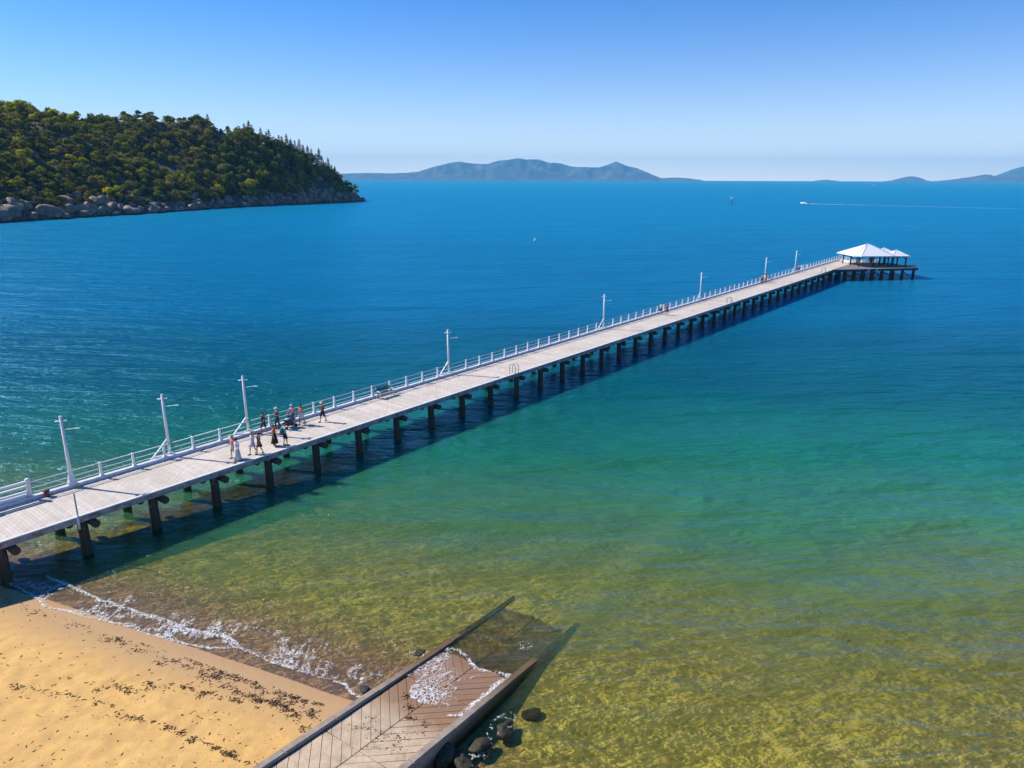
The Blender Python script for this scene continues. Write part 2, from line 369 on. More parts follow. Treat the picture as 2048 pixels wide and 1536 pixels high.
    ca = t.maprange(n1, 0.0, 0.17, 1.0, 0.0, 'SMOOTHSTEP'); cb = t.math('MULTIPLY', t.maprange(n2, 0.0, 0.15, 1.0, 0.0, 'SMOOTHSTEP'), 0.8)
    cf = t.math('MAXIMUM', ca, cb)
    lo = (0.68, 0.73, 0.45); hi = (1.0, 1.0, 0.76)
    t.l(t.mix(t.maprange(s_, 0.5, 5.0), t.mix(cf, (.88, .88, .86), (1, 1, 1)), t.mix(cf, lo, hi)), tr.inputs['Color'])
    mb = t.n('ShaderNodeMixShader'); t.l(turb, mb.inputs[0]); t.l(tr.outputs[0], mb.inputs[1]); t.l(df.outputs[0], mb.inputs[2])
    mg = t.n('ShaderNodeMixShader'); t.l(t.math('MINIMUM', t.math('MULTIPLY', fr.outputs[0], 0.95), .7), mg.inputs[0]); t.l(mb.outputs[0], mg.inputs[1]); t.l(gl.outputs[0], mg.inputs[2])
    t.l(mg.outputs[0], t.out.inputs[0]); return t.m
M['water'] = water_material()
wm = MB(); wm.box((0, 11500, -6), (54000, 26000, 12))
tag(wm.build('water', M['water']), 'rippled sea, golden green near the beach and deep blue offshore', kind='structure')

# ------------------------------------------------------------------ swash foam on the beach
F1 = [at(*p) for p in [(-60, 1150), (0, 1165), (35, 1177), (75, 1200), (90, 1216), (130, 1225), (165, 1235), (205, 1243), (270, 1258), (280, 1264), (335, 1280), (385, 1293), (420, 1299), (470, 1297), (505, 1308), (540, 1325), (600, 1345), (655, 1360), (690, 1372), (705, 1390), (730, 1402)]]
F2 = [at(*p) for p in [(95, 1153), (130, 1170), (200, 1201), (250, 1217), (310, 1235), (345, 1249), (400, 1266), (445, 1271), (470, 1284), (485, 1297)]]
def alongs(p): return 0.923 * p[0] - 0.386 * p[1]
def offs(p): return 0.386 * p[0] + 0.923 * p[1] - 20.5
a1 = np.array([alongs(p) for p in F1]); o1 = np.array([offs(p) for p in F1]); k = np.argsort(a1); a1, o1 = a1[k], o1[k]
a2 = np.array([alongs(p) for p in F2]); o2 = np.array([offs(p) for p in F2]); k = np.argsort(a2); a2, o2 = a2[k], o2[k]
A, O = np.meshgrid(np.arange(-45, -14.6, 0.05), np.arange(-1.6, 7.0, 0.05))
FX = 0.923 * A + 0.386 * (O + 20.5); FY = -0.386 * A + 0.923 * (O + 20.5)
l1 = np.interp(A, a1, o1) + 0.12 * (fbm(A * 1.5, 0 * A, seed=31) - .5) + 0.05 * (vnoise(A * 9, 0 * A, seed=32) - .5)
l2 = np.interp(A, a2, o2) + 0.25 * (fbm(A * 1.6, 0 * A, seed=33) - .5)
d1 = O - l1; d2 = O - l2; in2 = smooth(a2[0] - .2, a2[0] + .1, A) * (1 - smooth(a2[-1] - .6, a2[-1] + .1, A))
st = 1 - np.abs(fbm(A * 3.4 + O * 1.6, O * 1.0 - A * .3, seed=40, octv=4) - .5) * 8; st = np.clip(st, 0, 1); lace = 1 - np.abs(fbm(A * 1.6, O * 1.6, seed=44, octv=4) - .5) * 14
pat = fbm(A * 0.45, O * .8, seed=47, octv=3)
w = 0.08 + 0.16 * vnoise(A * .8, 0 * A, seed=50) ** 2
foam = np.where(d1 > -0.02, np.exp(-np.maximum(d1, 0) / (w * .55)) * (.55 + .7 * smooth(.3, .6, fbm(A * 1.1, 0 * A, seed=51))), np.exp(-(d1 / .03) ** 2))
foam += in2 * np.where(d2 > 0, np.exp(-(d2 / .08) ** 2), np.exp(-(d2 / (.06 + .22 * smooth(.4, .6, fbm(A * .8, 0 * A, seed=54)))) ** 2) * (0.5 + .75 * st)) * (0.7 + .6 * smooth(.35, .6, fbm(A * .6, 0 * A, seed=52)))
zone = smooth(0.02, .2, d1) * (1 - smooth(1.8, 5.2, d1))
foam += zone * .26 * smooth(.42, .62, pat) * (1 - smooth(.9, 3.2, d1)) * (.4 + .9 * st) + zone * st * 0.20 * smooth(.35, .6, pat) * (1 - smooth(1.2, 4.0, d1)) + zone * np.clip(lace, 0, 1) * 0.5 * smooth(.40, .58, pat) * (1 - smooth(.8, 2.2, d1))
foam += smooth(0.2, 1.0, d1) * (1 - smooth(4, 6, d1)) * 0.40 * smooth(.74, .80, fbm(A * 5 + O * .8, O * 7, seed=60, octv=3)) 
rampq = (FX - RO.x) * RN.x + (FY - RO.y) * RN.y
foam *= (1 - smooth(-0.28, -0.14, rampq)); foam = np.clip(foam, 0, 1)
edge = np.minimum(np.minimum(A + 45, -14.6 - A), np.minimum(O + 1.6, 6.9 - O)); foam *= smooth(0, .2, edge)
FZ = np.maximum(ground_z(FX, FY), 0.0) + 0.02 + 0.05 * np.clip(foam, 0, 1)
keep = foam > 0.02; gf = grid_faces(A.shape[1], A.shape[0]); kf = keep.ravel()[gf].any(1)
t = NT('sea_foam'); fa = t.attr('foam'); g = t.pos(); n = t.noise(g, 21, 5, 0.8)
vv = t.n('ShaderNodeVectorMath', operation='ADD'); cv = t.n('ShaderNodeCombineXYZ'); dn = t.noise(g, 2.2, 3); t.l(t.math('MULTIPLY', dn, 0.7), cv.inputs[0]); t.l(t.math('MULTIPLY', t.noise(g, 2.9, 3), 0.7), cv.inputs[1]); t.l(g, vv.inputs[0]); t.l(cv.outputs[0], vv.inputs[1])
cell = t.maprange(t.voronoi(vv.outputs[0], 5.6, 'DISTANCE_TO_EDGE'), 0.0, 0.14, 1.0, 0.0, 'SMOOTHSTEP')
lacy = t.math('ADD', t.math('MULTIPLY', fa, 0.55), t.math('MULTIPLY', t.math('MULTIPLY', cell, 0.58), t.maprange(fa, 0.03, 0.35)))
f = t.maprange(t.math('MULTIPLY', lacy, t.maprange(n, .32, .68, .3, 1.5)), 0.24, 0.92, 0, 0.92)
df = t.n('ShaderNodeBsdfDiffuse'); df.inputs['Color'].default_value = (0.82, 0.81, 0.78, 1); tr = t.n('ShaderNodeBsdfTransparent')
mx = t.n('ShaderNodeMixShader'); t.l(f, mx.inputs[0]); t.l(tr.outputs[0], mx.inputs[1]); t.l(df.outputs[0], mx.inputs[2]); t.l(mx.outputs[0], t.out.inputs[0]); M['foam'] = t.m
def compact(V, F, att=None):
    u, inv = np.unique(F, return_inverse=True); return V[u], inv.reshape(F.shape), (att[u] if att is not None else None)
V, F, at_ = compact(np.stack([FX.ravel(), FY.ravel(), FZ.ravel()], 1), gf[kf], foam.ravel())
tag(link('foam', np_mesh('foam', V, F, M['foam'], True, fattr={'foam': at_})), 'white lacy foam of small waves washing up the beach', 'foam', kind='stuff')

# ------------------------------------------------------------------ boat ramp
M['concrete'] = weathered('ramp_concrete', (0.47, 0.385, 0.31), (0.30, 0.23, 0.17), 0.6, 1.3, 0.85)
t = NT('ramp_surface'); g = t.pos(); x, y, z = t.sep(g); n = t.noise(g, 1.4, 5, 0.65); nf = t.noise(g, 14, 4, 0.7)
dryc = t.mix(t.maprange(n, .35, .65), (0.66, 0.485, 0.30), (0.47, 0.345, 0.22)); wetc = t.mix(n, (0.27, 0.145, 0.07), (0.35, 0.195, 0.095)); algc = t.mix(t.maprange(n, .35, .65), (0.10, 0.065, 0.02), (0.40, 0.26, 0.09))
a_ = t.math('ADD', z, t.math('MULTIPLY', t.math('SUBTRACT', n, 0.5), 0.18))
c = t.mix(t.maprange(a_, 0.60, 0.46), dryc, wetc); c = t.mix(t.maprange(a_, 0.05, -0.25), c, algc); c = t.mix(t.maprange(nf, .52, .8, 0, .55), c, (0.16, 0.11, 0.07)); c = t.mix(t.maprange(t.noise(t.pos((1, .45, 1), R(-56)), 1.1, 5, .7, 1.0), .52, .68, 0, .55), c, (0.24, 0.17, 0.10))
t.principled(c, t.maprange(a_, 0.5, 0.3, 0.85, 0.4), t.bump(nf, 0.3, 0.01)); M['ramp'] = t.m
t = NT('ramp_kerb_concrete'); g = t.pos(); x, y, z = t.sep(g); n = t.noise(g, 2.4, 5, 0.65)
c = t.mix(t.maprange(n, .35, .7), (0.40, 0.31, 0.23), (0.24, 0.18, 0.13)); c = t.mix(t.maprange(z, 0.62, 0.25), c, t.mix(n, (0.085, 0.050, 0.020), (0.20, 0.115, 0.05)))
c = t.mix(t.maprange(z, -0.1, -0.4), c, (0.012, 0.014, 0.008))
t.principled(c, 0.75, t.bump(n, 0.5, 0.02)); M['rkerb'] = t.m
ramp = empty('boat_ramp', RO, math.atan2(RD.y, RD.x))
tag(ramp, 'grooved concrete boat ramp with low kerbs running from the beach into the sea', 'boat ramp')
def rp(a, b, dz=0.0): return (a, -b, ramp_z(a) + dz)       # local: a seaward, b to the right
rb = MB()
for a0 in np.arange(-16, 8, 1.0):
    a1_ = a0 + 1.0
    rb.add([rp(a0, 0, -.05), rp(a1_, 0, -.05), rp(a1_, RW, -.05), rp(a0, RW, -.05), rp(a0, 0, -1.3), rp(a1_, 0, -1.3), rp(a1_, RW, -1.3), rp(a0, RW, -1.3)],
           [(0, 3, 2, 1), (0, 1, 5, 4), (2, 3, 7, 6), (1, 2, 6, 5), (3, 0, 4, 7)])
t = NT('groove_floor'); t.principled((0.22, 0.165, 0.12), 0.9); M['groove'] = t.m
rb.build('base_slab', M['groove'], ramp)
def clip_poly(poly, amin, amax, bmin, bmax):
    for ax, lim, sg in ((0, amin, 1), (0, amax, -1), (1, bmin, 1), (1, bmax, -1)):
        out = []
        for i in range(len(poly)):
            p, q = poly[i], poly[(i + 1) % len(poly)]; dp, dq = sg * (p[ax] - lim), sg * (q[ax] - lim)
            if dp >= 0: out.append(p)
            if (dp >= 0) != (dq >= 0): k_ = dp / (dp - dq); out.append((p[0] + (q[0] - p[0]) * k_, p[1] + (q[1] - p[1]) * k_))
        poly = out
        if not poly: return []
    return poly
def slab_piece(poly, jit=0.0):
    m_ = MB(); n_ = len(poly); cx = sum(p[0] for p in poly) / n_; cy = sum(p[1] for p in poly) / n_
    sh = lambda p, k_: (p[0] + (cx - p[0]) * k_, p[1] + (cy - p[1]) * k_)
    top = [rp(*sh(p, 0.03), jit) for p in poly]; mid = [rp(*p, jit - .015) for p in poly]; bot = [rp(*p, -.052) for p in poly]
    m_.add(top + mid + bot, [tuple(reversed(range(n_)))] + [(i, i + n_, (i + 1) % n_ + n_, (i + 1) % n_) for i in range(n_)] + [(i + n_, i + 2 * n_, (i + 1) % n_ + 2 * n_, (i + 1) % n_ + n_) for i in range(n_)])
    return m_
PSEG = 4.6
for seg in range(-4, 1):
    lo_, hi_ = seg * PSEG + 2.2, (seg + 1) * PSEG + 2.2 - 0.03
    for k_ in range(-8, 13):
        a_st = lo_ + k_ * 0.52 - 2.0
        for side in (0, 1):
            b0, b1 = (RW / 2 - .012, 0.2) if side == 0 else (RW / 2 + .012, RW - 0.2)
            L_ = abs(b1 - b0); g0 = 0.011
            poly = [(a_st + g0, b0), (a_st + 0.52 - g0, b0), (a_st + 0.52 - g0 + L_, b1), (a_st + g0 + L_, b1)]
            poly = clip_poly(poly, lo_, hi_, min(b0, b1), max(b0, b1))
            if len(poly) < 3: continue
            ar = abs(sum(poly[i][0] * poly[(i + 1) % len(poly)][1] - poly[(i + 1) % len(poly)][0] * poly[i][1] for i in range(len(poly)))) / 2
            if ar < 0.02: continue
            slab_piece(poly, random.uniform(-.006, .006)).build('slab_strip', M['ramp'], ramp)
for b_, a_end in ((0, 8.2), (RW, 6.6)):
    kb = MB(); aa = -16.0
    rr = random.Random(3 + b_)
    while aa < a_end:
        L_ = min(2.4, a_end - aa); dz = rr.uniform(-.015, .015)
        p = [rp(aa + .01, b_ - .16, 0), rp(aa + L_ - .01, b_ - .16), rp(aa + L_ - .01, b_ + .16), rp(aa + .01, b_ + .16)]
        h_ = (0.14 if b_ == 0 else 0.24) + dz; h2 = h_ if aa + L_ < 2 else h_ * .45; h_ = h_ if aa < 2 else h_ * .45
        hs = [h_, h2, h2, h_]; vs = [(q[0], q[1], q[2] - 1.2) for q in p] + [(q[0], q[1], q[2] + hh_ - .03) for q, hh_ in zip(p, hs)]
        cxy = [rp(aa + .03, b_ - .13), rp(aa + L_ - .03, b_ - .13), rp(aa + L_ - .03, b_ + .13), rp(aa + .03, b_ + .13)]
        vs += [(q[0], q[1], q[2] + hh_) for q, hh_ in zip(cxy, hs)]
        o_ = MB(); o_.add(vs, [(11, 10, 9, 8)] + [(i, i + 4, (i + 1) % 4 + 4, (i + 1) % 4) for i in range(4)] + [(i + 4, i + 8, (i + 1) % 4 + 8, (i + 1) % 4 + 4) for i in range(4)])
        o_.build('kerb', M['rkerb'], ramp); aa += 2.4
# foam on the ramp
Aa, Bb = np.meshgrid(np.arange(-5.5, 2.5, 0.05), np.arange(0.2, RW + .0, 0.05))
front = -4.1 + 0.45 * Bb + 1.5 * np.exp(-((Bb - .3) / .8) ** 2) - 0.8 * np.exp(-((Bb - 3.2) / .9) ** 2) + 0.7 * (fbm(Bb * 1.2, 0 * Bb, seed=71) - .5)
dd = Aa - front; pt = fbm(Aa * .7, Bb * .7, seed=72); lc = 1 - np.abs(fbm(Aa * 1.8, Bb * 1.8, seed=73) - .5) * 13
fo = np.where(dd > 0, np.exp(-dd / (.05 + .1 * pt)), np.exp(-(dd / .04) ** 2)) * (.15 + 1.0 * smooth(.40, .58, fbm(Aa * 1.7, Bb * 1.7, seed=79)))
fo += (dd > 0) * .34 * smooth(.38, .55, pt) * (1 - smooth(1.8, 3.6, dd)) + (dd > 0) * .6 * np.clip(lc, 0, 1) * smooth(.30, .45, pt) * (1 - smooth(1.6, 3.2, dd)) * 1.0
l3 = 0.15 + .25 * np.sin(Bb * 2.1) + .3 * (fbm(Bb * 2, 0 * Bb, seed=75) - .5); d3 = Aa - l3
fo += np.exp(-(d3 / .09) ** 2) * (.1 + 1.1 * fbm(Bb * 3, Aa, seed=76)) 
fo += .75 * np.exp(-((Bb - RW + .34) / (.05 + .22 * fbm(Aa * 1.3, 0 * Aa, seed=81) ** 2)) ** 2) * smooth(-3.5, -2.5, Aa) * (1 - smooth(.0, .6, Aa))
fo = np.clip(fo, 0, 1) * smooth(-5.5, -5.2, Aa) * (1 - smooth(1.2, 2.0, Aa))
P0 = np.array(RO); WX = RO.x + RD.x * Aa + RN.x * Bb; WY = RO.y + RD.y * Aa + RN.y * Bb
WZ = np.maximum(-0.115 * Aa, 0) + 0.025 + .03 * fo
gf = grid_faces(Aa.shape[1], Aa.shape[0]); kf = (fo > .02).ravel()[gf].any(1)
V, F, at_ = compact(np.stack([WX.ravel(), WY.ravel(), WZ.ravel()], 1), gf[kf], fo.ravel())
tag(link('foam', np_mesh('foam', V, F, M['foam'], True, fattr={'foam': at_})), 'white foam of a spent wave spread over the grooved boat ramp', 'foam', kind='stuff')

# ------------------------------------------------------------------ rocks
def rock_mesh(seed, name, mat, sub=3, rough=0.35, squash=0.75):
    bm = bmesh.new(); bmesh.ops.create_icosphere(bm, subdivisions=sub, radius=1.0)
    co = np.array([v.co[:] for v in bm.verts])
    r = random.Random(seed)
    for _ in range(13):   # planar facets
        n_ = np.array([r.gauss(0, 1), r.gauss(0, 1), r.gauss(0, .7)]); n_ /= np.linalg.norm(n_); lim = r.uniform(.5, .88)
        d_ = co @ n_; co -= np.outer(np.maximum(d_ - lim, 0) * .85, n_)
    f_ = fbm(co[:, 0] * 1.3 + seed * 7, co[:, 1] * 1.3, co[:, 2] * 1.3, seed=seed, octv=4)
    co *= (1 + rough * (f_ - .5) * 1.6)[:, None]
    co[:, 2] *= squash
    for v, c_ in zip(bm.verts, co): v.co = c_
    for f in bm.faces: f.smooth = True
    me = bpy.data.meshes.new(name); bm.to_mesh(me); bm.free(); me.materials.append(mat); return me
t = NT('granite'); p = t.pos(obj=True); n = t.noise(p, 1.6, 6, 0.65, 0.4); n2 = t.noise(p, 5.0, 5, 0.7); oi = t.n('ShaderNodeObjectInfo')
c = t.mix(t.maprange(n, .35, .65), (0.46, 0.32, 0.235), (0.12, 0.09, 0.075)); c = t.mix(t.maprange(n2, .45, .7, 0, .8), c, (0.05, 0.045, 0.042))
c = t.mix(t.maprange(oi.outputs['Random'], .5, 1, 0, .8), c, t.mix(n2, (0.46, 0.27, 0.17), (0.20, 0.13, 0.10)))
zz = t.sep(t.pos())[2]; c = t.mix(t.maprange(zz, 1.2, 0.5), c, (0.06, 0.05, 0.045))
t.principled(c, 0.85, t.bump(n2, 0.7, 0.15)); M['granite'] = t.m
t = NT('mossy_rock'); p = t.pos(obj=True); n = t.noise(p, 3, 6, 0.7)
c = t.mix(t.maprange(n, .35, .65), (0.016, 0.012, 0.006), (0.085, 0.065, 0.02)); t.principled(c, 0.6, t.bump(n, 0.9, 0.1)); M['mossrock'] = t.m
for (u, v, dz, sx, sy, sz, lab) in [(1058, 1416, -0.30, 0.62, .42, .36, 'low weedy rock awash, the farthest out beside the right kerb of the boat ramp'),
                                  (1008, 1456, -.12, .70, .55, .50, 'round olive weedy rock awash beside the boat ramp, middle of three'),
                                  (962, 1490, .0, .80, .55, .42, 'dark wet rock ringed with bubbles against the right side of the boat ramp'),
                                  (925, 1530, -.05, .8, .6, .5, 'dark wet rock at the bottom edge of the photo by the boat ramp'),
                                  (886, 1516, .12, .65, .95, .55, 'large black rock with a yellow rim jammed against the ramp kerb'),
                                  (728, 1380, .06, .40, .28, .2, 'small brown rock circled by foam left of the boat ramp'),
                                  (840, 1306, -.02, .50, .33, .22, 'small rock just breaking the water left of the boat ramp')]:
    w_ = at(u, v, 0)
    r_ = link('rock', rock_mesh(int(u), 'rock', M['mossrock'] if u != 728 else M['granite'], 3, .75, .8), loc=(w_.x, w_.y, dz + .02), rz=random.uniform(0, 6), scale=(sx * .8, sy * .8, sz * .75)); tag(r_, lab, 'rock')
# foam round the rocks by the ramp
def blob_foam(cx, cy, rx, ry, seed, label, ang=0.0, dens=.5, z=.03):
    X_, Y_ = np.meshgrid(np.arange(-rx, rx, .05), np.arange(-ry, ry, .05)); rr_ = np.sqrt((X_ / rx) ** 2 + (Y_ / ry) ** 2)
    f_ = np.clip(1 - np.abs(fbm(X_ * 2.6, Y_ * 2.6, seed=seed, octv=4) - .5) * 16, 0, 1) * (1 - smooth(.6, 1, rr_)) * smooth(dens - .15, dens + .1, fbm(X_ * 1.3, Y_ * 1.3, seed=seed + 1)) * .75
    gf_ = grid_faces(X_.shape[1], X_.shape[0]); kf_ = (f_ > .02).ravel()[gf_].any(1)
    ca_, sa_ = math.cos(ang), math.sin(ang)
    V_, F_, a_ = compact(np.stack([(cx + X_ * ca_ - Y_ * sa_).ravel(), (cy + X_ * sa_ + Y_ * ca_).ravel(), (z + .04 * f_).ravel()], 1), gf_[kf_], f_.ravel())
    tag(link('foam', np_mesh('foam', V_, F_, M['foam'], True, fattr={'foam': a_})), label, 'foam', kind='stuff')
q_ = at(975, 1480); blob_foam(q_.x, q_.y, 2.3, .75, 5, 'thin white froth between the rocks and the boat ramp', R(56), .52)
q_ = at(838, 1311); blob_foam(q_.x, q_.y, .8, .4, 9, 'ring of froth round the small rock left of the ramp', R(0), .45)
q_ = at(1052, 1290); blob_foam(q_.x, q_.y, .6, .5, 15, 'patch of froth floating over the sunken end of the ramp', R(30), .6)

# ------------------------------------------------------------------ seaweed on the sand
t = NT('seaweed'); p = t.pos(); n = t.noise(p, 6, 3); t.principled(t.mix(n, (0.045, 0.024, 0.008), (0.17, 0.09, 0.03)), 0.8); M['weed'] = t.m
def weed_bits(pts, seed, size=(.03, .11), zf=None):
    r = random.Random(seed); m_ = MB()
    for (x_, y_) in pts:
        z_ = zf(x_, y_); a_ = r.gauss(0.1, 1.1); L_ = size[0] + (size[1] - size[0]) * r.random() ** 2.2; w_ = L_ * r.uniform(.18, .5); h_ = r.uniform(.006, .035)
        c_, s__ = math.cos(a_), math.sin(a_); bend = r.uniform(-.4, .4) * L_
        P_ = [(-L_, -w_ * .2, 0), (0, -w_ + bend, 0), (L_, -w_ * .3, 0), (L_, w_ * .3, 0), (0, w_ + bend, 0), (-L_, w_ * .3, 0), (-L_ * .4, bend * .6, h_), (L_ * .4, bend * .6, h_)]
        vs = [(x_ + a * c_ - b * s__, y_ + a * s__ + b * c_, z_ - .002 + d) for a, b, d in P_]
        m_.add(vs, [(0, 1, 6), (1, 7, 6), (1, 2, 7), (2, 3, 7), (3, 4, 7), (4, 6, 7), (4, 5, 6), (5, 0, 6)])
    return m_
tracks = [([(0, 1200), (60, 1216), (120, 1235), (160, 1252), (220, 1275), (290, 1290), (350, 1302), (400, 1325), (450, 1350), (500, 1365), (560, 1375), (620, 1385), (680, 1395)], 1.0, 16),
          ([(220, 1280), (300, 1310), (360, 1330), (420, 1345), (480, 1358), (560, 1392), (620, 1420)], 1.2, 20),
          ([(0, 1372), (60, 1385), (110, 1385), (160, 1398), (220, 1408), (240, 1432), (300, 1445), (360, 1465), (420, 1490), (480, 1520), (520, 1536)], 1.0, 13),
          ([(180, 1376), (260, 1376), (330, 1368), (400, 1385), (470, 1398), (530, 1405), (600, 1425), (640, 1430)], 1.1, 15),
          ([(400, 1345), (470, 1380), (560, 1410), (600, 1440), (610, 1460)], 1.6, 20),
          ([(560, 1365), (610, 1400), (650, 1405), (690, 1400)], 1.6, 14)]
pts = []; rw = random.Random(5)
for tr_, den, sp in tracks:
    for (p0, p1) in zip(tr_, tr_[1:]):
        d_ = math.hypot(p1[0] - p0[0], p1[1] - p0[1]); nclump = int(d_ / 7 * den)
        for _ in range(nclump):
            k_ = rw.random(); cu, cv = p0[0] + (p1[0] - p0[0]) * k_ + rw.gauss(0, 3), p0[1] + (p1[1] - p0[1]) * k_ + rw.gauss(0, sp * .30)
            nb_ = int(rw.expovariate(1 / (3.0 + cu / 55))) + 1
            for _ in range(min(nb_, 40)):
                q_ = at(cu + rw.gauss(0, 5), cv + rw.gauss(0, 2.4)); pts.append((q_.x, q_.y))
for _ in range(650):
    q_ = at(rw.uniform(0, 650), rw.uniform(1210, 1536)); pts.append((q_.x, q_.y))
def to_ground(x_, y_):   # slide the point along its line of sight onto the sloping sand
    for _ in range(3):
        z_ = float(ground_z(x_, y_)); k_ = (CAM_H - z_) / CAM_H; gx_, gy_ = x_ * k_, y_ * k_
        z_ = float(ground_z(gx_, gy_)); k_ = (CAM_H - z_) / CAM_H
    return x_ * k_, y_ * k_
pa = np.array(pts); k_ = np.ones(len(pa))
for _ in range(4): k_ = (CAM_H - ground_z(pa[:, 0] * k_, pa[:, 1] * k_)) / CAM_H
pa = pa * k_[:, None]
keep = (shore_s(pa[:, 0], pa[:, 1]) < -0.75) & (((pa[:, 0] - RO.x) * RN.x + (pa[:, 1] - RO.y) * RN.y) < -.3)
pa = pa[keep]; gz = ground_z(pa[:, 0], pa[:, 1]); zmap = {(x_, y_): z_ for (x_, y_), z_ in zip(map(tuple, pa.tolist()), gz)}
tag(weed_bits(list(zmap), 4, (.016, .11), lambda a, b: zmap[(a, b)]).build('seaweed', M['weed']), 'dark brown seaweed scattered in wavy tide lines over the sand', 'seaweed', kind='stuff')
pts = []; zmap = {}
for cu, cv, n_, sp in [(815, 1390, 60, 6), (818, 1415, 60, 6), (822, 1440, 70, 6), (850, 1450, 40, 6), (735, 1465, 25, 8), (770, 1480, 30, 12), (800, 1485, 30, 10), (710, 1468, 20, 8), (790, 1510, 26, 10), (750, 1500, 20, 10), (745, 1445, 14, 8), (840, 1470, 20, 10)]:
    for _ in range(n_):
        q_ = at(cu + rw.gauss(0, sp), cv + rw.gauss(0, sp * .6), .45)
        a_ = (q_.x - RO.x) * RD.x + (q_.y - RO.y) * RD.y; zmap[(q_.x, q_.y)] = ramp_z(a_) + .006
tag(weed_bits(list(zmap), 8, (.015, .06), lambda a, b: zmap[(a, b)]).build('seaweed', M['rust']), 'reddish brown weed strewn over the grooves of the boat ramp', 'seaweed', kind='stuff')
zmap = {}
for cu, cv, n_ in [(1545, 1160, 5), (1520, 1138, 3), (1628, 1205, 8), (1642, 1228, 4), (1700, 1283, 9), (1748, 1340, 12), (1780, 1468, 4), (1575, 1195, 3)]:
    for _ in range(n_): q_ = at(cu + rw.gauss(0, 5), cv + rw.gauss(0, 4)); zmap[(q_.x, q_.y)] = .02
tag(weed_bits(list(zmap), 9, (.04, .09), lambda a, b: .02).build('seaweed', M['rust']), 'a few brown weed scraps afloat on the shallows right of the ramp', 'seaweed', kind='stuff')

# ------------------------------------------------------------------ jetty
jetty = empty('jetty', JO, JA)
tag(jetty, 'long timber jetty with pale plank deck on dark piles', 'jetty')
PW = 0.2; S0, S1 = -34.0, 147.0
pm = MB(); hw = PW / 2 - .003
pm.add([(-hw, 0, -.05), (hw, 0, -.05), (hw, JW, -.05), (-hw, JW, -.05), (-hw + .004, 0, 0), (hw - .004, 0, 0), (hw - .004, JW, 0), (-hw + .004, JW, 0)],
       [(3, 2, 1, 0), (4, 5, 6, 7), (0, 1, 5, 4), (1, 2, 6, 5), (2, 3, 7, 6), (3, 0, 4, 7)])
pmesh = pm.mesh('plank', M['plank']); rj = random.Random(2)
off = (s_off / PW) % 1.0 * PW          # keeps plank edges on the tone cells of the deck material
s = S0 - ((S0 + s_off) % PW) + PW / 2; nplank = 0; rest = MB()
while s < S1:
    z_ = DECK + rj.uniform(-.006, .006)
    if s > -32 and nplank < 300:
        link('plank', pmesh, jetty, (s, rj.uniform(-.01, .01), z_)); nplank += 1
    else: rest.add([(v[0] + s, v[1], v[2] + z_) for v in pm.v], pm.f)
    s += PW
tag(rest.build('plank', M['plank'], jetty), kind='stuff')
def jbox(name, s0, s1, t0, t1, z0, z1, mat, parent=jetty):
    m_ = MB(); m_.box(((s0 + s1) / 2, (t0 + t1) / 2, (z0 + z1) / 2), (s1 - s0, abs(t1 - t0), z1 - z0)); return m_.build(name, mat, parent)
NEAR_END = 123.4
s = S0; k_ = 0
while s < S1:                                   # kerb timbers laid end to end along the far side
    e = min(s + 6.15, S1); jbox('kerb', s + .01, e - .01, JW + .005, JW + .30, DECK - .05, DECK + .20, M['kerb_paint']); s = e
s = S0
while s < NEAR_END:                             # edge strip and fascia along the near side
    e = min(s + 4.0, NEAR_END)
    jbox('edge_strip', s + .004, e - .004, -.17, -.012, DECK - .03, DECK + .035, M['white_paint'])
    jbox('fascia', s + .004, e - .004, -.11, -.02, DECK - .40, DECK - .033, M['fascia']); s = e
for t_ in (.45, 1.5, 2.9, 3.95):
    jbox('girder', S0, S1, t_ - .14, t_ + .14, DECK - .40, DECK - .065, M['log'])
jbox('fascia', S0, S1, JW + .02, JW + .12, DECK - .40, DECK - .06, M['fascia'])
def pile_mesh(seed, top, rad=.285, bot=-5.5):
    r = random.Random(seed); m_ = MB(); n_ = 12; zs = [bot, -1, 0, .8, 1.5, top - .05, top]
    rg = []
    for i, z_ in enumerate(zs):
        rr_ = rad * (1.06 - .03 * i) * (1 + r.uniform(-.04, .04)) * (.92 if z_ == top else 1)
        ox, oy = r.uniform(-.02, .02), r.uniform(-.02, .02)
        rg.append([Vector((ox + rr_ * math.cos(k * 2 * math.pi / n_), oy + rr_ * math.sin(k * 2 * math.pi / n_), z_)) for k in range(n_)])
    m_.rings(rg); return m_.mesh('pile', M['pile'])
pv = [pile_mesh(k, DECK - .41) for k in range(5)]
lg = MB(); lg.tube([(0, -.42, 0), (0, 2.2, .0), (0, 4.75, 0)], [.23, .22, .22], 14); lgm = lg.mesh('crosshead_log', M['log'])
s = -34.45 + .0; i = 0
rows = [-30.3 + 4.03 * k for k in range(-1, 39)]
for i, s in enumerate(rows):
    if s > 121: break
    for t_ in (.12, 4.1):
        link('pile', pv[(i * 3 + int(t_)) % 5], jetty, (s, t_, 0), random.uniform(0, 6))
    o_ = link('crosshead_log', lgm, jetty, (s + .54, 0, DECK - .66)); 
    link('crosshead_log', lgm, jetty, (s - .50, 0, DECK - .64), scale=(1, .78, 1)).location.y = .95
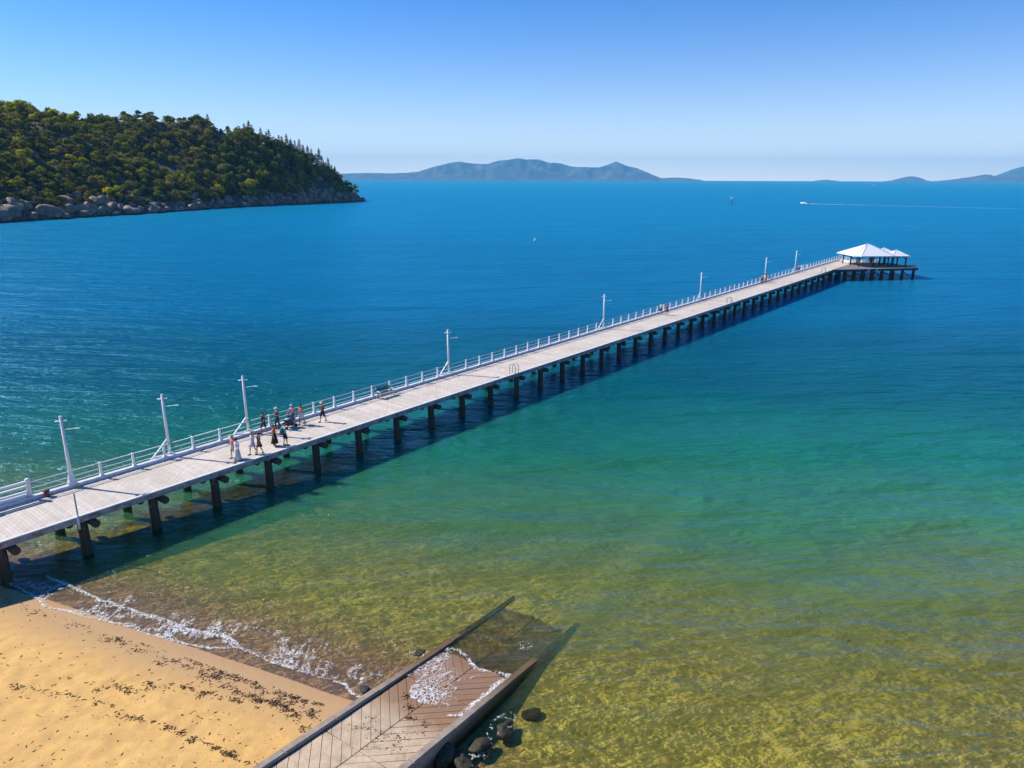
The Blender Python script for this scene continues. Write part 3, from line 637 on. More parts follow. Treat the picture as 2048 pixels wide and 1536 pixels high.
# bolts and a dark plate on fascia joints left out: too small; ladders
def ladder(s, label):
    o_ = empty('ladder', jw(s, 0, 0), JA)
    for dx in (-.24, .24):
        m_ = MB(); pts_ = [(dx, -.42, -1.0), (dx, -.42, DECK + .3)] + [(dx, -.42 + .36 * (1 - math.cos(a)) * 1.0 - 0, DECK + .75 + .30 * math.sin(a)) for a in np.linspace(0, math.pi, 7)] + [(dx, .30, DECK + .3), (dx, .30, DECK)]
        m_.tube(pts_, .032, 6); m_.build('handrail', M['steel'], o_)
    for z_ in np.arange(-.7, DECK - .1, .3):
        m_ = MB(); m_.tube([(-.24, -.42, z_), (.24, -.42, z_)], .022, 6); m_.build('rung', M['steel'], o_)
    tag(o_, label, 'ladder', 'steel swimmer ladders on the near side of the jetty')
ladder(13.4, 'steel hoop ladder on the near edge, closest of three to the beach')
ladder(67.3, 'steel hoop ladder on the near edge of the deck, middle of three')
ladder(117.3, 'steel hoop ladder by the bend where the jetty meets its head')
# ---- railing
RT = JW + .22; POST_H = .86; KZ = DECK + .20
rail = empty('railing', JO, JA); tag(rail, 'white post railing with three pipe rails along the far side of the jetty', 'railing')
pm_ = MB(); pm_.box((0, 0, POST_H / 2), (.13, .13, POST_H)); pm_.add([(-.075, -.075, POST_H), (.075, -.075, POST_H), (.075, .075, POST_H), (-.075, .075, POST_H), (0, 0, POST_H + .05)], [(0, 1, 4), (1, 2, 4), (2, 3, 4), (3, 0, 4), (3, 2, 1, 0)])
pm_.box((0, -.02, .035), (.22, .2, .07)); postm = pm_.mesh('post', M['white_paint'])
pset = [-25.3 + 2.045 * k for k in range(1, 84)]; pset = [p for p in pset if p < 146.8]
lamps_s = [-25.0, -18.7, -12.7, 9.2, 38.1, 67.4, 96.4, 114.1]
for p in [-25.35] + pset:
    if min(abs(p - l) for l in lamps_s) < .45 or 118.6 < p < 120.6: continue
    link('post', postm, rail, (p, RT, KZ))
def run(name, a, b, r, z, mat, t_=RT, parent=rail):
    m_ = MB(); m_.tube([(a, t_, z), (b, t_, z)], r, 8); return m_.build(name, mat, parent)
for a, b in ((-27.2, 118.4), (120.8, 146.6)):
    run('top_rail', a, b, .038, KZ + .80, M['rail_steel'], RT + .02); run('mid_rail', a, b, .024, KZ + .47, M['white_paint'], RT - .06); run('low_rail', a, b, .024, KZ + .18, M['white_paint'], RT - .06)
# return of the railing at the head
h0 = jw(146.6, RT); h1 = at(1697, 524, DECK) ; dh = (h1 - h0); Lh = dh.length
rh = empty('railing', (h0.x, h0.y, DECK), math.atan2(dh.y, dh.x)); tag(rh, 'short white railing across the end of the jetty beside the shelter', 'railing')
for k_ in range(4): m_ = MB(); m_.box((Lh * k_ / 3, 0, .53), (.12, .12, 1.06)); m_.build('post', M['white_paint'], rh)
for nm, z_ in (('top_rail', 1.0), ('mid_rail', .65), ('low_rail', .3)):
    m_ = MB(); m_.tube([(0, 0, z_), (Lh, 0, z_)], .035, 6); m_.build(nm, M['white_paint'], rh)
m_ = MB(); m_.box((Lh / 2, -.02, .10), (Lh, .25, .20)); m_.build('kerb', M['white_paint'], rh)
# small landing gate
gt = empty('gate', jw(119.6, JW + .1, DECK), JA); tag(gt, 'white tubular gate in a gap of the far railing near the head', 'gate')
for dx in (-1.05, 1.05):
    m_ = MB(); m_.box((dx, 0, .55), (.14, .14, 1.1)); m_.build('post', M['white_paint'], gt)
for z_ in (.35, .68, 1.0):
    m_ = MB(); m_.tube([(-1, 0, z_), (-1, .7, z_), (1, .7, z_), (1, 0, z_)], .03, 6); m_.build('rail', M['white_paint'], gt)
m_ = MB(); m_.box((0, .25, .05), (2.0, .8, .10)); m_.build('step', M['white_paint'], gt)
# heavy timber railing at the landward end
hr = empty('railing', JO, JA); tag(hr, 'heavier white timber railing with a round end post at the left edge', 'railing')
m_ = MB(); m_.tube([(-27.3, RT, DECK + .1), (-27.3, RT, DECK + 1.25), (-27.3, RT, DECK + 1.32)], [.13, .13, .08], 12); m_.build('end_post', M['white_paint'], hr)
for p in (-29.6, -31.9):
    m_ = MB(); m_.box((p, RT, DECK + .6), (.16, .16, 1.2)); m_.build('post', M['white_paint'], hr)
for z_, h_ in ((1.12, .14), (.86, .10), (.50, .13)):
    jbox('rail', -34, -27.43, RT - .06, RT + .06, DECK + z_ - h_ / 2, DECK + z_ + h_ / 2, M['white_paint'], hr)
jbox('base_beam', -34, -27.45, RT - .02, RT + .34, DECK + .2, DECK + .38, M['white_paint'], hr)
nb_ = empty('notice_box', jw(-29.75, RT - .12, DECK + .2), JA); tag(nb_, 'small black box fixed to the inside of the railing at the left edge', 'box')
m_ = MB(); m_.box((-.1, -.05, .55), (.55, .22, .55)); m_.build('case', M['black'], nb_); m_ = MB(); m_.box((-.1, -.165, .55), (.62, .02, .62)); m_.build('frame', M['rail_steel'], nb_)
m_ = MB(); m_.tube([(.24, -.08, -.2), (.24, -.08, .85)], .025, 6); m_.tube([(.24, -.08, .2), (-.5, -.3, -.18)], .02, 6); m_.build('stand', M['white_paint'], nb_)
bo = empty('bollard', jw(-26.55, JW - .16, DECK)); tag(bo, 'stubby brown mooring bollard at the kerb beside the round white end post', 'bollard')
m_ = MB(); m_.tube([(0, 0, 0), (0, 0, .32)], [.14, .12], 10); m_.build('stem', M['rust'], bo); m_ = MB(); m_.tube([(0, 0, .321), (0, 0, .42), (0, 0, .46)], [.19, .2, .12], 10); m_.build('cap', M['rust'], bo)
# thin leaning pole on near edge
pl = empty('marker_pole', jw(-26.5, -.12, DECK)); tag(pl, 'thin white pole standing alone on the near edge of the deck', 'pole')
m_ = MB(); m_.tube([(0, 0, -.0), (-.02, .02, 1.45)], .045, 8); m_.build('pipe', M['rail_steel'], pl)
m_ = MB(); m_.tube([(0.0, -.06, -.75), (0, -.06, .08)], .07, 8); m_.build('socket', M['white_paint'], pl)

# ---- lamp posts
def lamp(s, label, kind):
    o_ = empty('lamp_post', jw(s, JW + .16 + (.28 if kind else 0), KZ), 0)
    m_ = MB()
    if kind == 0: m_.tube([(0, 0, 0), (0, 0, .12), (0, 0, .16), (0, 0, .75), (0, 0, 1.1), (0, 0, 2.35), (0, 0, 2.36), (0, 0, 4.35)], [.27, .27, .23, .13, .10, .095, .085, .08], 12)
    else: m_.tube([(0, 0, -.1), (0, 0, 4.2)], [.10, .085], 12)
    m_.build('pole', M['white_paint'], o_)
    ht = 4.35 if kind == 0 else 4.2
    q = jw(1, 0) - jw(0, 0)
    if kind:
        bx_ = MB(); a_ = -q * 1.15; bx_.bar((a_.x, a_.y, .06), (0, 0, 1.15), .075, .075); bx_.build('brace', M['white_paint'], o_)
        bx_ = MB(); bx_.bar((a_.x * 1.15, a_.y * 1.15, .0), (q.x * .25, q.y * .25, .0), .16, .10); bx_.build('base_beam', M['white_paint'], o_)
    for sg in (-1, 1):
        h_ = MB(); d_ = Vector((.93, .36, 0)).normalized() * sg
        h_.rings([[Vector((0, 0, ht - .22)) + d_ * (l_) + Vector((-d_.y, d_.x, 0)) * (w_ * c_) + Vector((0, 0, .045 * s__ * w_ / .1)) for c_, s__ in [(math.cos(k * math.pi / 4), math.sin(k * math.pi / 4)) for k in range(8)]] for l_, w_ in ((.06, .04), (.13, .08), (.27, .09), (.33, .04))])
        h_.build('lamp_head', M['white_paint'], o_)
    m_ = MB(); m_.tube([(0, 0, ht), (0, 0, ht + .10)], [.10, .07], 8); m_.build('cap', M['white_paint'], o_)
    m_ = MB(); m_.tube([(0, 0, ht - .78), (.62, .10, ht - .74), (.78, .12, ht - .73)], [.018, .018, .018], 6); m_.box((.82, .12, ht - .72), (.30, .10, .035)); m_.build('bracket_arm', M['white_paint'], o_)
    tag(o_, label, 'lamp post', 'white lamp posts along the far side of the jetty')
lamp(-25.0, 'white lamp post with a flared foot, nearest the left edge', 0)
ll = ['white braced lamp post between the flared one and the group of walkers', 'white braced lamp post rising just left of the group of walkers', 'tall white lamp post standing alone past the bench',
      'white lamp post midway along the jetty, before the strolling couple', 'white lamp post just beyond the strolling couple', 'white lamp post beside the far trio of people', 'last white lamp post, behind the person near the gate']
for s_, lb in zip(lamps_s[1:], ll): lamp(s_, lb, 1)

# ---- bench
bn = empty('bench', jw(0.15, JW - .42, DECK), JA); tag(bn, 'park bench with dark slatted back facing across the deck by the railing', 'bench')
M['slat_dark'] = simple('dark_green_slat', (0.022, 0.028, 0.026), 0.6); M['slat_pale'] = simple('grey_seat_slat', (0.27, 0.30, 0.28), 0.6)
for k_ in range(4): m_ = MB(); m_.box((0, -.30 + .12 * k_, .44), (1.75, .10, .035)); m_.build('seat_slat', M['slat_pale'], bn)
for k_ in range(3): m_ = MB(); m_.box((0, .20 + .035 * k_, .60 + .115 * k_), (1.75, .03, .085)); m_.build('back_slat', M['slat_dark'], bn)
for sx in (-.78, .78):
    m_ = MB(); m_.tube([(sx, -.33, .0), (sx, -.33, .3), (sx, -.28, .41), (sx, .15, .41), (sx, .30, .90)], .04, 6); m_.tube([(sx, .17, .41), (sx, .24, 0)], .04, 6); m_.tube([(sx, -.33, .4), (sx, -.36, .62), (sx, .2, .66)], .035, 6); m_.build('end_frame', M['white_paint'], bn)

# ------------------------------------------------------------------ pier head with shelters
head = empty('pier_head', (0, 0, 0)); tag(head, 'dark decked platform at the end of the jetty on rows of thick piles', 'pier head')
HP = [Vector((69.0, 154.9, 0)), Vector((90.0, 159.0, 0)), Vector((90.8, 162.4, 0)), Vector((87.2, 169.4, 0)), Vector((84.5, 173.0, 0)), Vector((78.6, 171.2, 0)), Vector((73.2, 161.6, 0))]
m_ = MB(); n_ = len(HP); zt = DECK - .012
HPi = [p for p in HP]
m_.add([(p.x, p.y, zt) for p in HP] + [(p.x, p.y, zt - .14) for p in HP], [tuple(range(n_)), tuple(reversed(range(n_, 2 * n_)))] + [(i, i + n_, (i + 1) % n_ + n_, (i + 1) % n_) for i in range(n_)])
m_.build('deck', M['head_plank'], head)
def hbeam(name, a, b, w, z0, z1, mat):
    m_ = MB(); a, b = Vector(a), Vector(b); m_.bar((a.x, a.y, (z0 + z1) / 2), (b.x, b.y, (z0 + z1) / 2), w, z1 - z0); return m_.build(name, mat, head)
HF = simple('dark_fascia', (0.05, 0.05, 0.052), 0.7, .5, 2)
hbeam('fascia', HP[0] + Vector((0, -.1, 0)), HP[1] + Vector((0, -.1, 0)), .12, DECK - .58, DECK - .16, HF)
hbeam('fascia', HP[1] + Vector((.1, -.05, 0)), HP[2] + Vector((.1, 0, 0)), .12, DECK - .58, DECK - .16, HF)
hbeam('edge_strip', HP[0] + Vector((0, -.1, 0)), HP[1] + Vector((0, -.1, 0)), .14, DECK - .14, DECK - .02, M['fascia'])
pf = [pile_mesh(50 + k, DECK - .16, .30) for k in range(3)]
hd = (HP[1] - HP[0]).normalized(); hn = Vector((-hd.y, hd.x, 0))
for k_, d_ in enumerate((.5, 2.4, 4.0, 5.8, 8.0, 10.3, 12.8, 15.2, 18.0, 20.8)):
    for j_, e_ in enumerate((.35, 3.2, 6.2, 9.3)):
        q = HP[0] + hd * d_ + hn * e_
        if (j_ and (d_ > 19.5)) or (j_ > 1 and d_ > 17) or (j_ == 3 and d_ < 5): continue
        link('pile', pf[(k_ + j_) % 3], head, (q.x, q.y, 0), random.uniform(0, 6))
for k_ in range(8):
    q0 = HP[0] + hd * (1.0 + 2.4 * k_) + hn * .6; q1 = q0 + hd * 2.2
    m_ = MB(); m_.bar((q0.x, q0.y, DECK - .6), (q1.x, q1.y, .7), .14); m_.build('cross_brace', M['fascia'] if k_ % 3 == 0 else M['log'], head)
for j_ in (0.35, 3.2, 6.2):
    q0 = HP[0] + hd * .3 + hn * j_; q1 = HP[0] + hd * (20.5 if j_ < 1 else 17.5) + hn * j_; hbeam('crosshead_beam', q0 + hn * .35, q1 + hn * .35, .25, DECK - .5, DECK - .17, M['log'])
for d_ in (7.9, 9.9):
    q = HP[0] + hd * (d_ + 1.2); m_ = MB(); m_.box((q.x, q.y - .22, DECK - .32), (.26, .06, .32)); m_.build('marker_plate', M['white_paint'], head)
for (a, b, lab) in (((1820, 532.2), (1835, 534.2), 'white kerb block at the far right tip of the pier head'),):
    a_, b_ = at(*a, DECK), at(*b, DECK); o_ = MB(); o_.bar((a_.x, a_.y, DECK + .15), (b_.x, b_.y, DECK + .15), .5, .32); tag(o_.build('kerb_block', M['white_paint']), lab, 'kerb')
# shelters
t = NT('white_roof_sheet'); g = t.pos(obj=True); n = t.noise(g, .8, 4, .6); t.principled(t.mix(n, (0.80, 0.80, 0.79), (0.70, 0.70, 0.69)), 0.45); M['roof'] = t.m
M['post_dark'] = weathered('dark_shelter_post', (0.045, 0.05, 0.035), (0.12, 0.11, 0.05), 0.6, 2)
def shelter(c, half, rz, ze, za, cham, label, posts):
    o_ = empty('shelter', (c[0], c[1], DECK), rz); h = half; k = cham
    oct_ = [(-h, -h + k), (-h + k, -h), (h - k, -h), (h, -h + k), (h, h - k), (h - k, h), (-h + k, h), (-h, h - k)]
    m_ = MB(); ap = (0, 0, za)
    m_.add([(x, y, ze) for x, y in oct_] + [ap], [(i, (i + 1) % 8, 8) for i in range(8)])
    m_.add([(x, y, ze - .03) for x, y in oct_] + [(0, 0, za - .08)], [((i + 1) % 8, i, 8) for i in range(8)]); m_.build('roof', M['roof'], o_)
    fs = MB(); ri = [(x * .985, y * .985, ze - .16) for x, y in oct_]
    fs.add([(x * 1.004, y * 1.004, ze + .012) for x, y in oct_] + [(x * 1.004, y * 1.004, ze - .16) for x, y in oct_] + ri, [(i, i + 8, (i + 1) % 8 + 8, (i + 1) % 8) for i in range(8)] + [(i + 8, i + 16, (i + 1) % 8 + 16, (i + 1) % 8 + 8) for i in range(8)]); fs.build('fascia', M['white_paint'], o_)
    for i in range(8):
        x, y = oct_[i]; r_ = MB(); r_.tube([(x * .99, y * .99, ze + .02), (x * .03, y * .03, za - .02)], .035, 5); r_.build('hip_capping', M['rail_steel'], o_)
    m_ = MB(); m_.ball((0, 0, za + .02), (.16, .16, .1), 8, 4); m_.build('finial', M['roof'], o_)
    for (x, y) in posts:
        m_ = MB(); m_.tube([(x, y, 0), (x, y, ze - .02)], .15, 8); m_.build('post', M['post_dark'], o_)
    for (p, q) in zip(posts, posts[1:] + posts[:1]):
        m_ = MB(); m_.bar((p[0], p[1], ze - .25), (q[0], q[1], ze - .25), .12, .2); m_.build('beam', M['post_dark'], o_)
        for (a, b) in ((p, q), (q, p)):
            d_ = Vector((b[0] - a[0], b[1] - a[1], 0)).normalized(); m_ = MB(); m_.bar((a[0] + d_.x * .1, a[1] + d_.y * .1, ze - .95), (a[0] + d_.x * .75, a[1] + d_.y * .75, ze - .34), .07); m_.build('brace', M['post_dark'], o_)
    tag(o_, label, 'shelter', 'white pyramid roofed shelters on the pier head'); return o_
a_ = 3.4
shelter((80.6, 164.0), 4.9, R(4), 2.45, 4.75, 1.1, 'largest of the three white pyramid roofed shelters on the pier head', [(-a_, -a_), (0, -a_), (a_, -a_), (a_, 0), (a_, a_), (0, a_), (-a_, a_), (-a_, 0)])
shelter((86.4, 162.2), 2.35, R(4), 2.4, 3.55, .35, 'small white roofed shelter nearest the right tip of the pier head', [(-1.6, -1.6), (1.6, -1.6), (1.6, 1.6), (-1.6, 1.6)])
shelter((86.2, 167.2), 2.35, R(4), 2.4, 3.55, .35, 'small white roofed shelter tucked behind the other two', [(-1.6, -1.6), (1.6, -1.6), (1.6, 1.6), (-1.6, 1.6)])
for (u0, u1, v_, lab) in ((1703, 1718, 523.5, 'low white bench at the back of the pier head, left of the seated person'), (1748, 1760, 523.7, 'low white bench at the back of the pier head, right of the seated person'), (1722, 1734, 524.5, 'low pale seat in the shade under the large shelter')):
    a_, b_ = at(u0, v_, DECK), at(u1, v_, DECK); c_ = (a_ + b_) / 2; L_ = (b_ - a_).length
    o_ = empty('bench', (c_.x, c_.y, DECK), 0); m_ = MB(); m_.box((0, 0, .42), (L_, .5, .09)); m_.build('seat', M['white_paint'], o_)
    for sx in (-1, 1): m_ = MB(); m_.box((sx * L_ * .4, 0, .188), (.12, .42, .37)); m_.build('leg', M['white_paint'], o_)
    tag(o_, lab, 'bench')

# ------------------------------------------------------------------ people
def cloth(name, c, var=.15): return simple(name, c, .85, var, 9)
SK = [simple('skin_light', (0.52, 0.31, 0.22), .55, .06), simple('skin_tan', (0.36, 0.20, 0.13), .55, .06), simple('skin_dark', (0.15, 0.08, 0.05), .55, .06)]
HAIR = {'dark': simple('dark_hair', (0.018, 0.012, 0.010), .6), 'brown': simple('brown_hair', (0.07, 0.035, 0.018), .6), 'grey': simple('grey_hair', (0.45, 0.43, 0.40), .6), 'fair': simple('fair_hair', (0.35, 0.20, 0.08), .6)}
t = NT('floral_print'); v_ = t.voronoi(t.pos(obj=True), 16); t.principled(t.ramp(v_, [(.25, (.12, .2, .22)), (.4, (.62, .62, .60))]), .85); M['floral'] = t.m
EYE = simple('eye_dark', (0.01, 0.01, 0.01), .3); LIP = simple('lips', (0.35, 0.12, 0.10), .5)
def person(name_label, pos, face, h=1.65, skin=0, hair='dark', long_hair=False, top=None, bottom=None, bot_col=None, top_col=None, hat=None, stride=.10, arms='walk', shoes=(0.05, 0.05, 0.05), sit=False, slim=1.0):
    o_ = empty('person', pos, face - math.pi / 2)      # face: world heading; local +Y is forward
    e = 1e-3; W = .105 * h
    # joints
    hipL, hipR = Vector((.052 * h, 0, .515 * h)), Vector((-.052 * h, 0, .515 * h))
    def leg(hip, fw):
        kn = hip + Vector((0, fw * .55 + .02 * h, -.235 * h)); an = Vector((hip.x * .9, fw * (1.15 if fw < 0 else .95), .05 * h + (max(0, -fw) * .25))); return kn, an
    kL, aL = leg(hipL, stride * h); kR, aR = leg(hipR, -stride * h)
    sh = .80 * h
    def arm(sx, mode):
        S = Vector((sx * W, 0, sh))
        if mode == 'walk': f = -sx * stride * 1.2 * h; return S, S + Vector((sx * .035 * h, f * .5 - .02 * h, -.165 * h)), S + Vector((sx * .04 * h, f * 1.1 + .04 * h, -.31 * h))
        if mode == 'push': return S, S + Vector((sx * .02 * h, .07 * h, -.15 * h)), S + Vector((-sx * .01 * h, .24 * h, -.19 * h))
        if mode == 'fold': return S, S + Vector((sx * .035 * h, .0, -.165 * h)), S + Vector((-sx * .05 * h, .12 * h, -.14 * h))
        return S, S + Vector((sx * .03 * h, -.01 * h, -.17 * h)), S + Vector((sx * .035 * h, .02 * h, -.32 * h))
    lean = .03 * h if arms == 'push' else 0.0
    vs = [(Vector((0, 0, .53 * h)), .078, .058), (Vector((0, 0, .61 * h)), .066, .05), (Vector((0, lean * .5, .72 * h)), .082, .058), (Vector((0, lean, .79 * h)), .07, .05), (Vector((0, lean, .845 * h)), .028, .03),
          (Vector((0, lean + .01 * h, .885 * h)), .040, .046), (Vector((0, lean + .012 * h, .935 * h)), .045, .055), (Vector((0, lean + .006 * h, .975 * h)), .034, .042)]
    ed = [(i, i + 1) for i in range(7)]
    def chain(root, pts):
        prev = root
        for p, r in pts: vs.append((p, r, r)); ed.append((prev, len(vs) - 1)); prev = len(vs) - 1
    hands = []
    for hp, kn, an in ((hipL, kL, aL), (hipR, kR, aR)):
        chain(0, [(hp + Vector((0, 0, -.03 * h)), .052), ((hp + kn) / 2, .044), (kn, .031), ((kn * .6 + an * .4), .029), (an, .019), (an + Vector((0, .05 * h, -.032 * h)), .018), (an + Vector((0, .10 * h, -.038 * h)), .014)])
    for sx in (1, -1):
        S, E_, Wr = arm(sx, arms if not isinstance(arms, tuple) else arms[0 if sx > 0 else 1]); S = S + Vector((0, lean, 0)); E_ += Vector((0, lean, 0)); Wr += Vector((0, lean, 0))
        d_ = (Wr - E_).normalized(); H1 = Wr + d_ * .045 * h
        chain(3, [(S, .030), ((S + E_) / 2, .025), (E_, .019), (Wr, .0135), (H1, .017)]); hands.append((S, E_, Wr, H1, d_, sx))
    me = bpy.data.meshes.new('tmp'); me.from_pydata([tuple(v[0]) for v in vs], ed, []);
    tmp = bpy.data.objects.new('tmp', me); COL.objects.link(tmp)
    sm = tmp.modifiers.new('s', 'SKIN'); sm.use_smooth_shade = True
    sv = me.skin_vertices[0].data
    for i, v in enumerate(vs): sv[i].radius = (v[1] * h * slim if i < 4 else v[1] * h, v[2] * h); sv[i].use_root = (i == 0)
    ss = tmp.modifiers.new('d', 'SUBSURF'); ss.levels = 1; ss.render_levels = 1
    dg = bpy.context.evaluated_depsgraph_get(); ev = tmp.evaluated_get(dg); em = ev.to_mesh()
    b = MB(); b.smooth = True; b.add([tuple(v.co) for v in em.vertices], [tuple(p.vertices) for p in em.polygons]); ev.to_mesh_clear(); bpy.data.objects.remove(tmp); bpy.data.meshes.remove(me)
    for (S, E_, Wr, H1, d_, sx) in hands:              # fingers and thumb
        x = d_.cross(Vector((1, 0, 0.2))).normalized()
        for k_, (o2, L_) in enumerate(((-.012, .036), (-.004, .042), (.004, .039), (.012, .031))):
            q = H1 + x * o2 * h; b.tube([q - d_ * .01 * h, q + d_ * L_ * h * .55, q + (d_ * L_ + Vector((-sx * .008, 0, 0))) * h], [.0058 * h, .0052 * h, .004 * h], 5)
        b.tube([Wr + d_ * .015 * h, Wr + d_ * .03 * h + x * -.022 * h, Wr + d_ * .05 * h + x * -.028 * h], [.006 * h, .006 * h, .0045 * h], 5)
    hy = lean + .012 * h
    b.tube([(0, hy + .045 * h, .935 * h), (0, hy + .066 * h, .918 * h)], [.008 * h, .011 * h], 5)
    for sx in (-1, 1): b.ball((sx * .046 * h, hy - .005 * h, .925 * h), (.006 * h, .012 * h, .018 * h), 6, 4)
    b.mi = 1
    for sx in (-1, 1): b.ball((sx * .018 * h, hy + .049 * h, .938 * h), .006 * h, 6, 4)
    b.mi = 2; b.box((0, hy + .052 * h, .905 * h), (.026 * h, .008 * h, .006 * h))
    b.build('body', [SK[skin], EYE, LIP], o_)
    # feet
    for an in (aL, aR):
        m_ = MB(); m_.loft([(an.x, an.y + .04 * h, an.z - .052 * h, .030 * h, .078 * h), (an.x, an.y + .04 * h, an.z - .03 * h, .030 * h, .076 * h), (an.x, an.y + .015 * h, an.z - .012 * h, .024 * h, .05 * h)], 10); m_.build('shoe', cloth('shoe', shoes), o_)
    # clothing
    zt = .825 * h
    def torso(z0, z1, col, name, flare=0.0):
        ks = [(z0, .098 + flare, .072 + flare), (.56 * h, .096, .07), (.62 * h, .086, .064), (.72 * h, .104, .074), (.79 * h, .108, .062), (z1, .060, .045)]
        ks = [k for k in ks if z0 <= k[0] <= z1]; m_ = MB(); m_.loft([(0, lean * max(0, (z - .55 * h) / (.25 * h)), z, rx * h * slim, ry * h) for z, rx, ry in ks], 14)
        for (S, E_, Wr, H1, d_, sx) in hands:
            if top in ('tee', 'shirt', 'vest'):
                k_ = .62 if top == 'tee' else (1.0 if top == 'shirt' else .15); m_.tube([S + Vector((-sx * .02 * h, 0, .0)), S.lerp(E_, k_ * .5), S.lerp(E_, k_)], [.040 * h, .038 * h, .035 * h], 8)
                if top == 'shirt': m_.tube([E_, E_.lerp(Wr, .85)], [.031 * h, .024 * h], 8)
        m_.build(name, col, o_)
    tc_ = top_col; bc_ = bot_col
    if bottom == 'dress':
        m_ = MB(); m_.loft([(0, 0, .36 * h, .135 * h, .12 * h), (0, 0, .45 * h, .115 * h, .10 * h), (0, 0, .60 * h, .088 * h, .068 * h), (0, 0, .73 * h, .105 * h, .075 * h), (0, 0, .80 * h, .10 * h, .058 * h), (0, 0, .825 * h, .06 * h, .045 * h)], 14)
        for (S, E_, *_r) in hands: m_.tube([S, S.lerp(E_, .4)], [.038 * h, .036 * h], 8)
        m_.build('dress', bc_, o_)
    elif bottom == 'long_dress':
        m_ = MB(); m_.loft([(0, 0, .04 * h, .16 * h, .17 * h), (0, 0, .2 * h, .14 * h, .14 * h), (0, 0, .45 * h, .115 * h, .10 * h), (0, 0, .60 * h, .09 * h, .07 * h)], 16); m_.build('skirt', bc_, o_); torso(.56 * h, zt, tc_, 'shirt')
    else:
        torso(.50 * h if top != 'crop' else .60 * h, zt, tc_, 'shirt')
        if bottom == 'skirt':
            m_ = MB(); m_.loft([(0, -.01 * h, .15 * h, .17 * h, .16 * h), (0, 0, .3 * h, .14 * h, .125 * h), (0, 0, .5 * h, .105 * h, .085 * h), (0, 0, .61 * h, .09 * h, .066 * h)], 18); m_.build('skirt', bc_, o_)
        elif bottom == 'short_skirt':
            m_ = MB(); m_.loft([(0, -.01 * h, .36 * h, .15 * h, .13 * h), (0, 0, .5 * h, .108 * h, .085 * h), (0, 0, .60 * h, .088 * h, .066 * h)], 18); m_.build('skirt', bc_, o_)
        else:
            m_ = MB(); m_.loft([(0, 0, .45 * h, .098 * h, .078 * h), (0, 0, .5 * h, .102 * h, .078 * h), (0, 0, .57 * h, .092 * h, .068 * h)], 12)
            for hp, kn, an in ((hipL, kL, aL), (hipR, kR, aR)):
                tp = hp + Vector((0, 0, -.02 * h)); en = kn if bottom == 'shorts' else an
                ps = [tp, tp.lerp(kn, .5), kn + Vector((0, 0, .02 * h))] if bottom == 'shorts' else [tp, tp.lerp(kn, .5), kn, an + Vector((0, 0, .03 * h))]
                m_.tube(ps, [.060 * h, .055 * h, .050 * h] if bottom == 'shorts' else [.060 * h, .052 * h, .042 * h, .034 * h], 10)
            m_.build('shorts' if bottom == 'shorts' else 'trousers', bc_, o_)
    # hair, hat
    m_ = MB(); m_.ball((0, hy - .012 * h, .952 * h), (.050 * h, .058 * h, .046 * h), 12, 6)
    if long_hair: m_.loft([(0, hy - .055 * h, .80 * h, .032 * h, .016 * h), (0, hy - .05 * h, .88 * h, .045 * h, .026 * h), (0, hy - .03 * h, .95 * h, .045 * h, .035 * h)], 10)
    m_.build('hair', HAIR[hair], o_)
    if hat:
        kind, hc = hat; m_ = MB(); zc = .965 * h
        if kind == 'brim': m_.loft([(0, hy, zc - .008 * h, .105 * h, .115 * h), (0, hy, zc, .10 * h, .11 * h), (0, hy, zc + .006 * h, .058 * h, .064 * h), (0, hy, zc + .045 * h, .052 * h, .058 * h), (0, hy, zc + .06 * h, .03 * h, .035 * h)], 16)
        else: m_.loft([(0, hy, zc - .01 * h, .054 * h, .062 * h), (0, hy, zc + .022 * h, .05 * h, .058 * h), (0, hy, zc + .042 * h, .028 * h, .03 * h)], 12); m_.box((0, hy + .075 * h, zc - .005 * h), (.07 * h, .06 * h, .008 * h))
        m_.build('hat', hc, o_)
    tag(o_, name_label, 'person'); return o_
def pj(s, t): q = jw(s, t, DECK + .008); return q
OUT = JA + math.pi; IN = JA       # towards the beach / towards the head
C = {}
def cc(n, c): C[n] = C.get(n) or cloth(n, c); return C[n]
straw = cc('straw', (0.62, 0.38, 0.12)); white = cc('white_cotton', (0.72, 0.70, 0.70))
person('person in a pink top, pale shorts and straw hat near the deck edge', pj(-16.1, 1.15), OUT + .1, 1.66, 0, 'fair', True, 'tee', 'shorts', cc('beige', (.45, .36, .28)), cc('pink', (.62, .22, .22)), ('brim', straw), .06)
person('person in a white blouse and long patterned skirt nearest the deck edge', pj(-16.15, .55), OUT + .2, 1.60, 0, 'dark', False, 'shirt', 'long_dress', M['floral'], cc('lilac_white', (.62, .58, .68)), ('cap', cc('black_cloth', (.02, .018, .016))), .05)
person('person in a short lilac dress and straw hat, striding', pj(-14.85, .75), OUT, 1.66, 0, 'dark', False, None, 'dress', cc('lilac', (.55, .50, .74)), None, ('brim', straw), .13)
person('person in a brown patterned playsuit walking beside the lilac dress', pj(-14.55, .42), OUT, 1.60, 0, 'brown', False, 'tee', 'short_skirt', cc('brown_print', (.16, .09, .07)), cc('tan_print', (.30, .17, .13)), None, .12)
person('person in a black t-shirt and dark shorts walking beside the railing', pj(-11.9, 4.0), OUT + .1, 1.68, 1, 'dark', False, 'tee', 'shorts', cc('charcoal', (.035, .04, .045)), cc('black_cotton', (.015, .016, .03)), None, .13)
person('person with long hair, orange top and wide black skirt', pj(-13.0, .92), IN - .9, 1.66, 0, 'brown', True, 'tee', 'skirt', cc('black_skirt', (.015, .014, .016)), cc('orange', (.75, .13, .02)), None, .06, 'stand')
